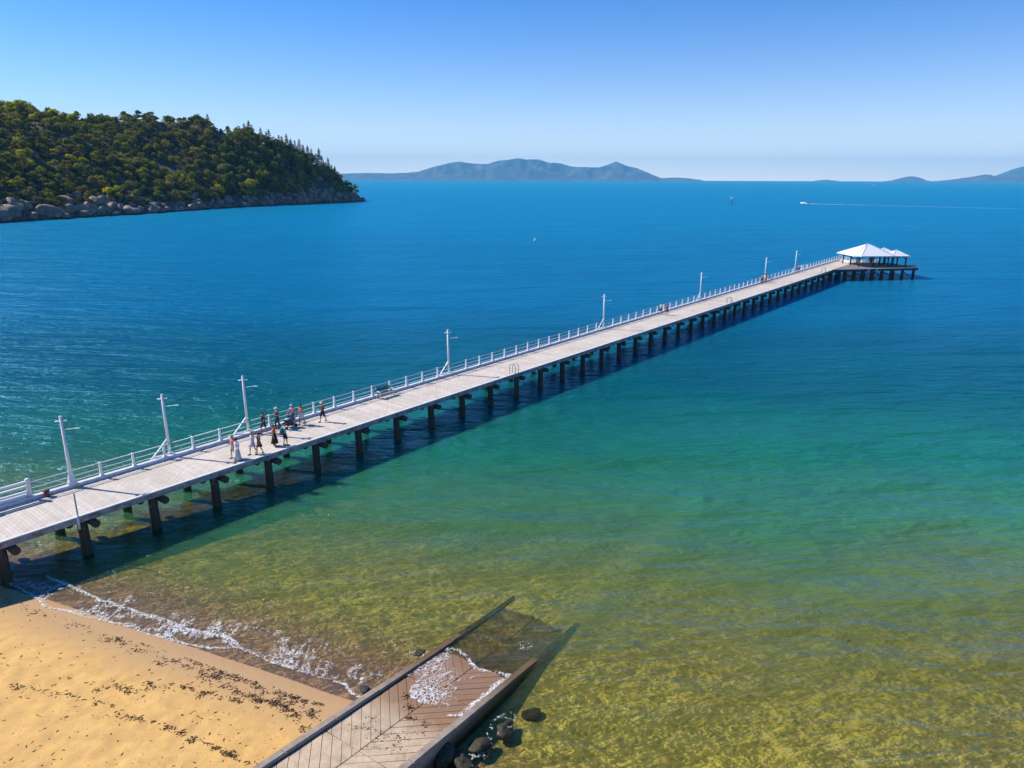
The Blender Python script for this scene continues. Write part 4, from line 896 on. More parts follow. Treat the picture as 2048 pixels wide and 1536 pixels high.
w_man = person('person in a blue shirt and black shorts wearing a green backpack', pj(-12.45, .45), IN - .2, 1.76, 0, 'dark', False, 'tee', 'shorts', cc('black_short', (.02, .02, .025)), cc('pale_blue', (.22, .42, .56)), None, .05, 'stand')
person('person in a white cap and navy vest looking down beside the pram', pj(-10.7, 4.0), OUT, 1.74, 0, 'grey', False, 'tee', 'trousers', cc('navy_trousers', (.03, .06, .08)), cc('navy_vest', (.05, .055, .12)), ('cap', white), .08, 'fold')
person('person in a pink and violet top behind the pram beside the railing', pj(-9.35, 3.95), OUT + .2, 1.66, 0, 'grey', False, 'tee', 'shorts', cc('mauve', (.30, .2, .32)), cc('pink_violet', (.62, .20, .38)), ('cap', cc('mint', (.45, .62, .60))), .05, 'push')
person('person with long dark hair, orange top and white skirt, pushing the pram', pj(-8.95, 3.35), OUT, 1.68, 1, 'dark', True, 'crop', 'short_skirt', cc('pale_skirt', (.62, .66, .74)), cc('rust_orange', (.60, .20, .09)), None, .12, 'push')
person('person in dark clothes and pale sun hat walking alone behind the group', pj(-7.5, 2.65), OUT, 1.64, 1, 'fair', False, 'tee', 'shorts', cc('black_short2', (.02, .02, .03)), cc('dark_print', (.10, .06, .07)), ('brim', cc('cream', (.60, .50, .38))), .14, 'fold')
person('person in a pale green shirt and dark shorts, left of the strolling couple', pj(51.9, 3.75), IN + .2, 1.74, 0, 'dark', False, 'tee', 'shorts', cc('dark_short3', (.04, .03, .05)), cc('pale_green', (.38, .52, .40)), None, .16)
person('person in a maroon top, right of the strolling couple', pj(52.1, 2.9), IN, 1.64, 1, 'dark', False, 'tee', 'shorts', cc('dark_short4', (.04, .03, .05)), cc('maroon', (.22, .03, .08)), None, .12)
person('person in mauve top and dark blue trousers, leftmost of the far trio by the rail', pj(92.9, 4.05), OUT, 1.76, 1, 'dark', False, 'shirt', 'trousers', cc('ink', (.02, .03, .08)), cc('mauve_grey', (.26, .17, .20)), None, .06, 'stand')
person('person in white bending slightly, middle of the far trio by the rail', pj(94.1, 4.1), IN, 1.68, 1, 'fair', False, 'shirt', 'shorts', cc('white_short', (.70, .70, .66)), white, ('brim', cc('sage', (.30, .34, .28))), .10)
person('person in brown with dark hair, right of the far trio by the rail', pj(94.8, 4.0), IN, 1.68, 2, 'dark', False, 'tee', 'shorts', cc('tan_short', (.40, .22, .12)), cc('brown_tee', (.16, .10, .07)), None, .08)
person('small child in a rusty red top beside the far trio', pj(96.2, 3.5), IN, 1.05, 1, 'brown', False, 'tee', 'shorts', cc('rose', (.5, .26, .26)), cc('rust_red', (.32, .09, .04)), None, .1)
person('person with bare orange tanned shoulders in front of the last lamp post', pj(114.3, 4.15), IN, 1.74, 1, 'dark', False, 'crop', 'shorts', cc('dark_short5', (.08, .05, .05)), cc('apricot', (.60, .26, .12)), None, .05, 'stand')
hp_ = at(1738.5, 526.5, DECK); person('person in orange standing in the shade under the large shelter', (hp_.x, hp_.y, DECK), -1.4, 1.66, 0, 'brown', False, 'tee', 'shorts', cc('terracotta', (.5, .2, .10)), cc('bright_orange', (.85, .30, .10)), None, .03, 'stand')
# backpack of the man in blue
f_ = IN - .2; bp = empty('backpack', (w_man.location.x - math.cos(f_) * .20, w_man.location.y - math.sin(f_) * .20, DECK + 1.15), f_ - math.pi / 2); tag(bp, 'green backpack worn by the person in the blue shirt', 'backpack')
m_ = MB(); m_.loft([(0, 0, -.20, .13, .07), (0, 0, -.15, .16, .10), (0, 0, .10, .15, .10), (0, 0, .22, .12, .07), (0, 0, .26, .06, .04)], 12); m_.build('bag', cc('teal_bag', (.04, .16, .13)), bp)
m_ = MB(); m_.loft([(0, -.09, -.16, .10, .04), (0, -.10, -.05, .10, .04), (0, -.09, .0, .08, .03)], 10); m_.build('pocket', cc('olive_bag', (.10, .16, .06)), bp)
for sx in (-.1, .1): m_ = MB(); m_.tube([(sx, .05, .2), (sx, .20, .28), (sx, .33, .10), (sx * 1.3, .05, -.15)], .02, 5); m_.build('strap', cc('teal_bag', (.04, .16, .13)), bp)
# pram
pr = empty('pram', pj(-9.95, 3.55), OUT - math.pi / 2); tag(pr, 'dark blue pram with a round hood being pushed along the deck', 'pram')
m_ = MB(); m_.loft([(0, .05, .42, .18, .28), (0, .05, .50, .22, .38), (0, .05, .68, .25, .44)], 12); m_.build('carrycot', cc('pram_navy', (.03, .05, .09)), pr)
m_ = MB(); rg = []
for a in np.linspace(0, math.pi * .55, 6): rg.append([Vector((.25 * math.cos(k), .0 - .28 * math.cos(a) * abs(math.sin(k)) - .02, .68 + .36 * math.sin(k) * math.sin(a + .25))) for k in np.linspace(0, math.pi, 9)])
vs_ = [v for r_ in rg for v in r_]; m_.smooth = True; m_.add(vs_, [(i * 9 + k, i * 9 + k + 1, (i + 1) * 9 + k + 1, (i + 1) * 9 + k) for i in range(5) for k in range(8)]); m_.build('hood', cc('pram_hood', (.09, .14, .19)), pr)
m_ = MB(); m_.tube([(-.24, -.3, .60), (-.24, -.62, 1.0), (.24, -.62, 1.0), (.24, -.3, .60)], .02, 6); m_.build('handle', M['black'], pr)
m_ = MB(); 
for sx in (-.22, .22): m_.tube([(sx, .42, .12), (sx, .0, .45), (sx, -.40, .14)], .018, 6); m_.tube([(sx, -.3, .6), (sx, .0, .45)], .018, 6)
m_.build('frame', M['steel'], pr)
m_ = MB(); m_.box((0, 0, .25), (.36, .5, .14)); m_.build('basket', M['black'], pr)
for x_, y_, r_ in ((-.26, -.40, .14), (.26, -.40, .14), (-.24, .42, .11), (.24, .42, .11)):
    m_ = MB(); m_.tube([(x_ - .025, y_, r_), (x_ + .025, y_, r_)], r_, 14); m_.build('wheel', M['black'], pr)
m_ = MB(); m_.loft([(0, .22, .66, .20, .22), (0, .22, .74, .17, .18), (0, .2, .77, .08, .1)], 10); m_.build('blanket', cc('pale_blanket', (.5, .55, .60)), pr)

# ------------------------------------------------------------------ things out on the water
def quad_strip(pts, ws, z=.05):
    m_ = MB(); L_ = []
    for i, p in enumerate(pts):
        d_ = (pts[min(i + 1, len(pts) - 1)] - pts[max(i - 1, 0)]).normalized(); n_ = Vector((-d_.y, d_.x, 0)); L_ += [(p + n_ * ws[i] + Vector((0, 0, z))), (p - n_ * ws[i] + Vector((0, 0, z)))]
    m_.add(L_, [(2 * i, 2 * i + 1, 2 * i + 3, 2 * i + 2) for i in range(len(pts) - 1)]); return m_
bp_ = at(1609, 407.6); b2 = at(2120, 420)
bd = (bp_ - at(1730, 410.5)).normalized()
boat = empty('motor_boat', (bp_.x, bp_.y, 0), math.atan2(bd.y, bd.x)); tag(boat, 'small white motor boat speeding left at the head of its wake', 'boat')
m_ = MB(); m_.rings([[Vector((x, w * .5, -.2)), Vector((x, w, .35)), Vector((x, w * 1.08, h_)), Vector((x, -w * 1.08, h_)), Vector((x, -w, .35)), Vector((x, -w * .5, -.2))] for x, w, h_ in ((-3.4, 1.1, .9), (-1, 1.25, .95), (1.2, 1.1, 1.1), (2.8, .6, 1.3), (3.7, .08, 1.45))]); m_.build('hull', M['white_paint'], boat)
m_ = MB(); m_.box((.2, 0, 1.45), (1.8, 1.5, .9), taper=.8); m_.build('cabin', M['white_paint'], boat)
m_ = MB(); m_.box((.2, 0, 1.52), (1.86, 1.4, .4), taper=.95); m_.build('window_band', M['dark_metal'], boat)
m_ = MB(); m_.box((-3.65, 0, .7), (.45, .45, 1.2)); m_.build('outboard_motor', M['black'], boat)
m_ = MB(); m_.tube([(-1.6, .2, .9), (-1.6, .2, 1.9)], .2, 6); m_.build('figure', M['black'], boat)
wp = [Vector((bp_.x, bp_.y, 0)) - bd * 1.0 + (Vector((b2.x, b2.y, 0)) - Vector((bp_.x, bp_.y, 0))) * k_ for k_ in np.linspace(0, 1, 60) ** 1.4]
ww = [(1.9 + 2.2 * math.exp(-k_ / 9) - 1.3 * k_ / 60) * (1 if k_ < 22 else .7) * (1 if (k_ % 9) else .35) for k_ in range(60)]
tag(quad_strip(wp, ww, .12).build('wake', M['white_paint']), 'thin straight white wake trailing to the right behind the motor boat', 'wake', kind='stuff')
def marker(u, vb, vt, label, r=.35, top=True, mat=None, name='channel_marker'):
    q = at(u, vb); dist = q.length; hgt = (vb - vt) / FPX * dist * .97
    o_ = empty(name, (q.x, q.y, 0)); m_ = MB(); m_.tube([(0, 0, -1), (0, 0, hgt * .8)], r, 10); m_.build('pile', M['dark_metal'], o_)
    if top:
        m_ = MB(); m_.box((0, 0, hgt * .88), (r * 6.5, r * 5, hgt * .2)); m_.build('board', M['white_paint'], o_); m_ = MB(); m_.tube([(0, 0, hgt * .98), (0, 0, hgt * 1.05)], r * .6, 8); m_.build('light', M['white_paint'], o_)
    tag(o_, label, 'channel marker')
marker(1463.5, 407, 396, 'channel marker pile with a white board on top, left of the speeding boat')
marker(1276.5, 366.6, 361, 'thin dark beacon on the horizon below the right end of the long mountain', 1.2, False)
bq = at(1070, 482); bu = empty('mooring_buoy', (bq.x, bq.y, 0)); tag(bu, 'small white buoy floating alone in the open bay', 'buoy')
m_ = MB(); m_.ball((0, 0, .25), (.42, .42, .45), 12, 8); m_.build('float', M['white_paint'], bu); m_ = MB(); m_.tube([(0, 0, .6), (0, 0, 1.25)], [.12, .1], 8); m_.build('stem', M['white_paint'], bu)
sq = at(1748.5, 371.5); sb = empty('sailing_boat', (sq.x, sq.y, 0)); tag(sb, 'tiny white sailing boat far off below the small pointed island', 'boat')
m_ = MB(); m_.rings([[Vector((x, w, -.2)), Vector((x, w * 1.2, 1.2)), Vector((x, -w * 1.2, 1.2)), Vector((x, -w, -.2))] for x, w in ((-5, 1), (0, 1.6), (5.5, .1))]); m_.build('hull', M['white_paint'], sb)
m_ = MB(); m_.tube([(0, 0, 1), (0, 0, 13)], .12, 6); m_.build('mast', M['white_paint'], sb); m_ = MB(); m_.add([(-.2, 0, 2.2), (-4.5, .3, 2.4), (-.2, 0, 12.5), (-.2, .08, 2.2), (-4.5, .38, 2.4), (-.2, .08, 12.5)], [(0, 1, 2), (5, 4, 3), (0, 3, 4, 1), (1, 4, 5, 2), (2, 5, 3, 0)]); m_.build('sail', M['white_paint'], sb)

# ------------------------------------------------------------------ headland
SHP = [at(*p) for p in [(0, 446), (60, 442), (140, 437), (200, 433), (300, 427), (400, 419.5), (480, 414.5), (550, 411), (620, 407.5), (680, 405), (712, 403.2), (726, 401.6)]]
SHP = [Vector((-262, 235, 0)), Vector((-254, 295, 0))] + SHP
SX = np.array([p.x for p in SHP]); SY = np.array([p.y for p in SHP])
cl = np.concatenate([[0], np.cumsum(np.hypot(np.diff(SX), np.diff(SY)))]); LT = cl[-1]
def shore_pt(a): return np.interp(a, cl, SX), np.interp(a, cl, SY)
IN_D = np.array([-0.90, 0.43]); IN_D /= np.linalg.norm(IN_D)
def width(a): return np.interp(a, [0, LT * .35, LT * .65, LT * .85, LT * .95, LT], [150, 150, 115, 60, 28, 10])
SIL = [(-900, 190), (-300, 196), (0, 204), (30, 209), (60, 216), (100, 229), (125, 233), (180, 234), (230, 229), (290, 224), (330, 233), (385, 229), (420, 244), (470, 258), (520, 272), (560, 288), (600, 304), (630, 322), (655, 345), (680, 366), (700, 384), (716, 395), (727, 401), (760, 403)]
SU = np.array([p[0] for p in SIL]); SVv = np.array([p[1] for p in SIL])
def ridge_height(a, th):
    x, y = shore_pt(a); w_ = width(a); x = x + IN_D[0] * w_; y = y + IN_D[1] * w_
    fwd = y * math.cos(R(PITCH)); u = 1024 + FPX * x / fwd
    v = np.interp(u, SU, SVv)
    for _ in range(3):
        xx = (u - 1024) / FPX; yy = -(v - 768) / FPX; dz = -math.sin(R(PITCH)) + yy * math.cos(R(PITCH)); dy = math.cos(R(PITCH)) + yy * math.sin(R(PITCH))
        u = 1024 + FPX * (x / y) * dy; v = np.interp(u, SU, SVv)
    xx_h = np.hypot(x, y); dh_ = np.hypot((u - 1024) / FPX, dy)
    return CAM_H + xx_h * dz / dh_ - th
AG = np.linspace(0, LT, 200); RH = np.maximum(ridge_height(AG, 6.5), 2.0); RH = np.convolve(np.pad(RH, 3, 'edge'), np.ones(7) / 7, 'valid')
RH[-4:] = np.minimum(RH[-4:], [5, 4, 3, 2])
def head_z(a, b):      # b: fraction of the way from the shore to the ridge
    h_ = np.interp(a, AG, RH); w_ = width(a)
    x, y = shore_pt(a); x = x + IN_D[0] * w_ * b; y = y + IN_D[1] * w_ * b
    prof = np.where(b <= 1, 1 - (1 - np.clip(b, 0, 1)) ** 1.35, 1 - 0.5 * (b - 1) ** 1.3)
    z_ = h_ * prof + (fbm(x * .02, y * .02, seed=90) - .5) * 14 * np.clip(b * 2, 0, 1) * (1 - smooth(.75, 1.0, b)) * np.clip(w_ / 110, 0, 1)
    z_ = z_ + (fbm(x * .12, y * .12, seed=91) - .5) * 2.5 * smooth(0, .1, b)
    z_ = np.where(b < 0, b * w_ * .35, z_)
    return x, y, z_
bb = np.concatenate([[-.25, -.1, -.04], np.linspace(0, 1, 60), np.linspace(1.05, 2.4, 14)])
Ag, Bg = np.meshgrid(np.linspace(0, LT, 260), bb); HX, HY, HZ = head_z(Ag, Bg)
t = NT('hillside_ground'); g = t.pos(); n = t.noise(g, .08, 5, .65); n2 = t.noise(g, .5, 5, .65)
c = t.mix(t.maprange(n2, .35, .65), (0.045, 0.042, 0.02), (0.10, 0.075, 0.04)); c = t.mix(t.maprange(n, .56, .64), c, (0.24, 0.19, 0.16))
zz = t.sep(g)[2]; c = t.mix(t.maprange(zz, 6, 2.5), c, t.mix(n2, (0.06, 0.05, 0.045), (0.20, 0.155, 0.13)))
c = t.mix(t.maprange(zz, 1.4, .6), c, (0.05, 0.042, 0.036))
t.principled(c, .9, t.bump(n2, .8, .6)); M['hill'] = t.m
hl = link('headland', np_mesh('headland', np.stack([HX.ravel(), HY.ravel(), HZ.ravel()], 1), grid_faces(Ag.shape[1], Ag.shape[0])[:, ::-1], M['hill'], True))
tag(hl, 'steep rocky headland covered in bush on the left', kind='structure')
# boulders along the shore
bvar = [rock_mesh(200 + k, 'boulder', M['granite'], 3, .55, .85) for k in range(8)]
rb_ = random.Random(17)
def boulder(a, d, r, sc3=None, lab=None, grp='granite boulders along the headland shore', dz=0):
    x, y, z_ = head_z(np.array([a]), np.array([d / float(width(np.array(a)))])); x, y, z_ = float(x[0]), float(y[0]), float(z_[0])
    s3 = sc3 or (r * rb_.uniform(.8, 1.35), r * rb_.uniform(.75, 1.1), r * rb_.uniform(.7, 1.05))
    o_ = link('boulder', bvar[rb_.randrange(8)], loc=(x, y, max(z_, 0) + s3[2] * .25 + dz), scale=s3); o_.rotation_euler = (rb_.uniform(-.3, .3), rb_.uniform(-.3, .3), rb_.uniform(0, 6.3))
    a_f = a / LT
    if lab is None:
        zone = 'nearest the left edge of the photo' if a_f < .33 else ('below the middle of the wooded slope' if a_f < .68 else 'towards the tip of the headland')
        lab = ('large rounded' if r > 3.2 else ('medium' if r > 1.7 else 'small')) + ' granite boulder on the waterline ' + zone if d < 7 else ('large rounded' if r > 3.2 else ('medium' if r > 1.7 else 'small')) + ' granite boulder higher on the rocky bank ' + zone
    tag(o_, lab, 'boulder', grp); return o_
def a_at(u): # shore parameter whose shoreline point is seen at pixel column u
    us = np.array([1024 + FPX * p.x / (p.y * math.cos(R(PITCH)) + (CAM_H) * math.sin(R(PITCH))) for p in SHP]); return float(np.interp(u, us, cl))
spec_ = [(15, 4, 6.5, 'huge rounded boulder at the left edge of the photo on the waterline'), (60, 12, 6.0, 'broad pale boulder above the round one near the left edge'), (108, 3, 3.4, 'egg shaped upright boulder standing on the waterline'),
         (128, 2, 1.7, 'small pale boulder leaning beside the egg shaped one'), (165, 14, 5.2, 'pointed boulder poking up into the trees'), (195, 6, 5.0, 'tall slab sided boulder on the waterline'), (222, 5, 4.4, 'tall dark boulder right of the slab sided one'),
         (237, 2, 2.2, 'small orange sunlit boulder low on the waterline'), (252, 2, 2.2, 'grey round boulder just right of the small orange one')]
for u, d, r, lab in spec_:
    if r > 4: boulder(a_at(u), d, r, (r * .95, r * .8, r * .85), lab)
    elif 'egg' in lab: boulder(a_at(u), d, r, (2.9, 2.8, 3.9), lab)
    else: boulder(a_at(u), d, r, None, lab)
for k_ in range(250):
    f = rb_.random(); a_ = cl[2] - 12 + (LT - cl[2] + 10) * f; d = abs(rb_.gauss(0, 9.0 if f < .35 else 5)) + rb_.uniform(-1.5, 1.5)
    base = 3.9 if f < .3 else (3.0 if f < .7 else 3.2)
    boulder(a_, d, base * rb_.choice([.35, .5, .6, .8, 1.0, 1.3]))
for k_ in range(14): boulder(a_at(rb_.uniform(615, 690)), rb_.uniform(4, 24), rb_.uniform(2.2, 4.2))
for k_ in range(8): boulder(a_at(380) + rb_.uniform(-22, 22), rb_.uniform(5, 16), rb_.uniform(2.5, 4.0), None)
boulder(LT - 1, 1, 3, (5.5, 2.5, 3.2), 'dark jagged rock at the very tip of the headland')
small = MB(); rr2 = random.Random(3); icov = [v.co[:] for v in rock_mesh(77, 'tmp', M['granite'], 1).vertices]; im = bpy.data.meshes['tmp']; icf = [tuple(p.vertices) for p in im.polygons]
for k_ in range(900):
    a_ = rr2.uniform(cl[1], LT); d = rr2.uniform(-1.5, 9) ; x, y, z_ = head_z(np.array([a_]), np.array([d / float(width(np.array(a_)))])); r = rr2.uniform(.4, 1.2)
    cz = max(float(z_[0]), 0) + .1; A_ = rr2.uniform(0, 6); c_, s__ = math.cos(A_), math.sin(A_)
    small.smooth = False; small.add([(float(x[0]) + (v[0] * c_ - v[1] * s__) * r, float(y[0]) + (v[0] * s__ + v[1] * c_) * r, cz + v[2] * r) for v in icov], icf)
tag(small.build('rubble', M['granite']), 'small broken rocks filling the gaps between the shore boulders', 'rocks', kind='stuff')

# ---- trees
def leaf_mat(name, cols, rnd='object'):
    t = NT(name); g = t.pos(); n = t.noise(g, .22, 3, .6); n2 = t.noise(g, 1.1, 3, .6)
    r_ = t.n('ShaderNodeObjectInfo').outputs['Random'] if rnd == 'object' else t.attr('tint')
    c = t.ramp(r_, cols, 'LINEAR'); c = t.mix(t.maprange(n2, .35, .7, 0, .5), c, t.mix(1.0, c, (.55, .6, .5), 'MULTIPLY'))
    df = t.n('ShaderNodeBsdfDiffuse'); t.l(c, df.inputs[0]); tl = t.n('ShaderNodeBsdfTranslucent'); t.l(t.mix(1.0, c, (1.0, 1.1, .5), 'MULTIPLY'), tl.inputs[0])
    mx = t.n('ShaderNodeMixShader'); mx.inputs[0].default_value = .42; t.l(df.outputs[0], mx.inputs[1]); t.l(tl.outputs[0], mx.inputs[2]); t.l(mx.outputs[0], t.out.inputs[0]); return t.m
GC = [(p, tuple(q * m_ for q, m_ in zip(c, (1.95, 1.72, 1.45)))) for p, c in [(0, (0.060, 0.075, 0.022)), (.25, (0.140, 0.135, 0.045)), (.5, (0.085, 0.105, 0.035)), (.7, (0.185, 0.155, 0.065)), (.85, (0.13, 0.16, 0.03)), (1, (0.20, 0.20, 0.035))]]
M['leaf'] = leaf_mat('gum_foliage', GC); M['leaf_stuff'] = leaf_mat('bush_foliage', GC, 'tint')
M['pine_leaf'] = leaf_mat('pine_foliage', [(0, (0.018, 0.032, 0.016)), (1, (0.035, 0.05, 0.022))])
M['wattle'] = leaf_mat('yellow_blossom_foliage', [(0, (0.60, 0.54, 0.012)), (.5, (0.72, 0.60, 0.015)), (1, (0.45, 0.47, 0.02))])
M['bark'] = simple('bark', (0.16, 0.13, 0.10), .9, .3, 2)
def crown_geo(seed, nclump, per, rad, hgt, leaf):
    r = np.random.default_rng(seed); V = []; F = []
    cs = []
    for k in range(nclump):
        a = r.uniform(0, 2 * math.pi); e = r.uniform(-.15, 1); q = math.sqrt(r.uniform(0.05, 1)) * .72
        cs.append((math.cos(a) * q * rad * (1 - .35 * max(e, 0)), math.sin(a) * q * rad * (1 - .35 * max(e, 0)), hgt * (.35 + .5 * e * (1 - q * .4)), r.uniform(.28, .48) * rad))
    for (cx, cy, cz, cr) in cs:
        n = per; d = r.normal(size=(n, 3)); d /= np.linalg.norm(d, axis=1)[:, None]; d[:, 2] = np.where(d[:, 2] < -.35, -d[:, 2], d[:, 2])
        p = np.array([cx, cy, cz]) + d * cr * np.array([1, 1, .75]) * r.uniform(.7, 1.08, (n, 1))
        nn = d + r.normal(size=(n, 3)) * .45; nn /= np.linalg.norm(nn, axis=1)[:, None]
        u_ = np.cross(nn, r.normal(size=(n, 3))); u_ /= np.linalg.norm(u_, axis=1)[:, None]; v_ = np.cross(nn, u_)
        s_ = leaf * r.uniform(.6, 1.3, (n, 1))
        q4 = np.stack([p - u_ * s_ - v_ * s_ * .6, p + u_ * s_ - v_ * s_ * .3, p + u_ * s_ * .7 + v_ * s_ * .8, p - u_ * s_ * .8 + v_ * s_ * .5], 1)
        b = len(V) * 4; V.append(q4.reshape(-1, 3))
    V = np.concatenate(V); F = np.arange(len(V)).reshape(-1, 4); return V, F
def trunk_geo(seed, hgt, rad):
    r = random.Random(seed); m_ = MB(); m_.tube([(0, 0, -1.5), (r.uniform(-.2, .2), r.uniform(-.2, .2), hgt * .3), (r.uniform(-.4, .4), r.uniform(-.4, .4), hgt * .6)], [.28, .2, .12], 6)
    for k in range(4):
        a = r.uniform(0, 6.3); m_.tube([(0, 0, hgt * (.2 + .08 * k)), (math.cos(a) * rad * .5, math.sin(a) * rad * .5, hgt * (.5 + .08 * k))], [.12, .04], 5)
    return m_
gum = []
for k in range(9):
    rad = 3.6; hg = 6.6 + (k % 3) * .5; V, F = crown_geo(300 + k, 13, 62, rad, hg, .30); gum.append((np_mesh('crown', V, F, M['leaf']), trunk_geo(k, hg, rad).mesh('trunk', M['bark']), V, F))
wat = []
for k in range(3):
    V, F = crown_geo(350 + k, 9, 60, 2.6, 4.0, .28); wat.append((np_mesh('crown', V, F, M['wattle']), trunk_geo(30 + k, 4, 2.4).mesh('trunk', M['bark'])))
def pine_geo(seed):
    r = np.random.default_rng(seed); V = []; H = 13.0
    m_ = MB(); m_.tube([(0, 0, -1.5), (.05, 0, H * .6), (0, 0, H)], [.26, .15, .03], 6)
    zz_ = 2.5
    while zz_ < H:
        f = (zz_ - 2.5) / (H - 2.5); L_ = (3.3 * (1 - f) ** .8 + .25) * r.uniform(.75, 1.15); nb_ = 6
        a0 = r.uniform(0, 6.3)
        for k in range(nb_):
            if r.random() < .2: continue
            a = a0 + k * 2 * math.pi / nb_ + r.uniform(-.3, .3); ll_ = L_ * r.uniform(.7, 1.15); tip = np.array([math.cos(a) * ll_, math.sin(a) * ll_, zz_ + ll_ * .18])
            m_.tube([(0, 0, zz_), tuple(tip * np.array([.9, .9, 1]))], [.06, .02], 4)
            for j in range(9):
                q = .35 + .7 * j / 9; p = np.array([0, 0, zz_]) * (1 - q) + tip * q + r.normal(size=3) * .16; s_ = .30 * (1.15 - f * .4)
                u_ = r.normal(size=3); u_[2] *= .5; u_ /= np.linalg.norm(u_); v_ = np.cross(u_, r.normal(size=3)); v_ /= np.linalg.norm(v_)
                V.append(np.stack([p - u_ * s_ - v_ * s_ * .6, p + u_ * s_ - v_ * s_ * .5, p + u_ * s_ * .6 + v_ * s_ * .8, p - u_ * s_ * .7 + v_ * s_ * .5]))
        zz_ += r.uniform(.55, .95)
    V = np.concatenate(V); return V, np.arange(len(V)).reshape(-1, 4), m_
pin = []
for k in range(4): V, F, m_ = pine_geo(400 + k); pin.append((np_mesh('crown', V, F, M['pine_leaf']), m_.mesh('trunk', M['bark'])))
def tree(name, var, x, y, z_, sc_, rz, label, cat, group):
    o_ = empty(name, (x, y, z_), rz); o_.scale = sc_ if hasattr(sc_, '__len__') else (sc_,) * 3
    link('trunk', var[1], o_); link('crown', var[0], o_); tag(o_, label, cat, group); return o_
rt = random.Random(99); spots = []; cell = {}
def ok_sp(x, y, md):
    i, j = int(x // 6), int(y // 6)
    for a in (-1, 0, 1):
        for b in (-1, 0, 1):
            for (px, py) in cell.get((i + a, j + b), []):
                if (px - x) ** 2 + (py - y) ** 2 < md * md: return False
    cell.setdefault((i, j), []).append((x, y)); return True
cand_a = []; cand_b = []
for k in range(26000):
    a_ = rt.uniform(60, LT - 3); b = rt.uniform(.0, 1.12); w_ = float(np.interp(a_, [0, LT * .35, LT * .65, LT * .85, LT * .95, LT], [150, 150, 115, 60, 28, 10]))
    if rt.random() > w_ / 150: continue
    if b * w_ < (9 if a_ < cl[6] else 7): continue
    cand_a.append(a_); cand_b.append(b)
cx_, cy_, cz_ = head_z(np.array(cand_a), np.array(cand_b))
bare = fbm(cx_ * .035, cy_ * .035, seed=120)
for a_, b, x, y, z_, br in zip(cand_a, cand_b, cx_, cy_, cz_, bare):
    if z_ < 2.5 or br > .70: continue
    # rocky clearings
    u = 1024 + FPX * x / (y * math.cos(R(PITCH)) - (z_ - CAM_H) * math.sin(R(PITCH))); v = 768 - FPX * (((z_ - CAM_H) * math.cos(R(PITCH)) + y * math.sin(R(PITCH))) / (y * math.cos(R(PITCH)) - (z_ - CAM_H) * math.sin(R(PITCH))))
    if u < -60: continue
    if 85 < u < 165 and 325 < v < 345 and rt.random() < .85: continue
    if 625 < u < 655 and 370 < v < 400: continue
    if ok_sp(x, y, 4.3): spots.append((float(math.hypot(x, y)), float(x), float(y), float(z_), a_, b, float(u)))
spots.sort(key=lambda q: q[0])
tall = lambda a_: 1.0
inst = spots[:300]; others = spots[300:]
zn = ['just above the shore boulders', 'on the middle of the headland slope', 'on the upper slope near the crest']
for (d, x, y, z_, a_, b, u) in inst:
    s_ = rt.uniform(.5, 1.3); k = rt.randrange(9)
    nm = ('just above the shore boulders', 'on the lower slope', 'halfway up the slope', 'on the upper slope', 'on the crest')[min(4, int(b * 5.2))]
    nm += ' at the left edge' if u < 70 else (' above the egg shaped boulder' if u < 150 else (' above the pointed boulder' if u < 230 else ' near mid headland'))
    tree('gum_tree', gum[k], x, y, z_ - .6, (s_, s_, s_ * rt.uniform(.8, 1.1)), rt.uniform(0, 6.3), ('small' if s_ < .85 else ('mid sized' if s_ < 1.0 else 'large')) + ' olive gum tree ' + nm, 'tree', 'gum trees covering the near part of the headland')
VV = []; FF = []; TT = []; bse = 0
for (d, x, y, z_, a_, b, u) in others:
    V, F = gum[rt.randrange(9)][2:]; s_ = rt.uniform(.5, 1.35) * (1.12 if u > 380 else 1.0); c_, s__ = math.cos(a_ * 77), math.sin(a_ * 77)
    Q = np.stack([(V[:, 0] * c_ - V[:, 1] * s__) * s_ + x, (V[:, 0] * s__ + V[:, 1] * c_) * s_ + y, V[:, 2] * s_ * (1.25 if u > 450 else 1.0) + z_ - .6], 1)
    VV.append(Q); FF.append(F + bse); bse += len(V); TT.append(np.full(len(V), rt.random()))
wl = link('bushland', np_mesh('bushland', np.concatenate(VV), np.concatenate(FF), M['leaf_stuff'], fattr={'tint': np.concatenate(TT)}))
tag(wl, 'dense dark green bush covering the far part of the headland', 'bush', kind='stuff')
print('TREES', len(inst), len(others))
# wattles: follow the line of sight to the slope
HT = np.stack([HX.ravel(), HY.ravel(), HZ.ravel()], 1); hd_ = np.hypot(HT[:, 0], HT[:, 1])
zc = HT[:, 2] + 4.0; den = HT[:, 1] * math.cos(R(PITCH)) - (zc - CAM_H) * math.sin(R(PITCH)); HU = 1024 + FPX * HT[:, 0] / den; HV = 768 - FPX * ((zc - CAM_H) * math.cos(R(PITCH)) + HT[:, 1] * math.sin(R(PITCH))) / den
fr_ = (Bg.ravel() > .04) & (Bg.ravel() < 1.02)
wl_ = [(18, 222, 1.2), (30, 219, 1.3), (45, 221, 1.3), (65, 242, 1.0), (107, 232, 1.1), (138, 243, 1.1), (150, 239, 1.2), (32, 281, .7), (40, 312, .9), (62, 332, .8), (105, 304, .7), (137, 317, .8), (150, 325, .8), (163, 325, .8), (184, 316, .7), (198, 317, .7), (212, 387, .9), (236, 384, 1.0), (237, 394, .8),
       (335, 350, .8), (362, 357, .9), (372, 366, .9), (321, 376, .8), (282, 377, .7), (432, 378, 1.0), (490, 378, 1.3), (502, 376, 1.3), (20, 375, .8), (495, 387, .9)]
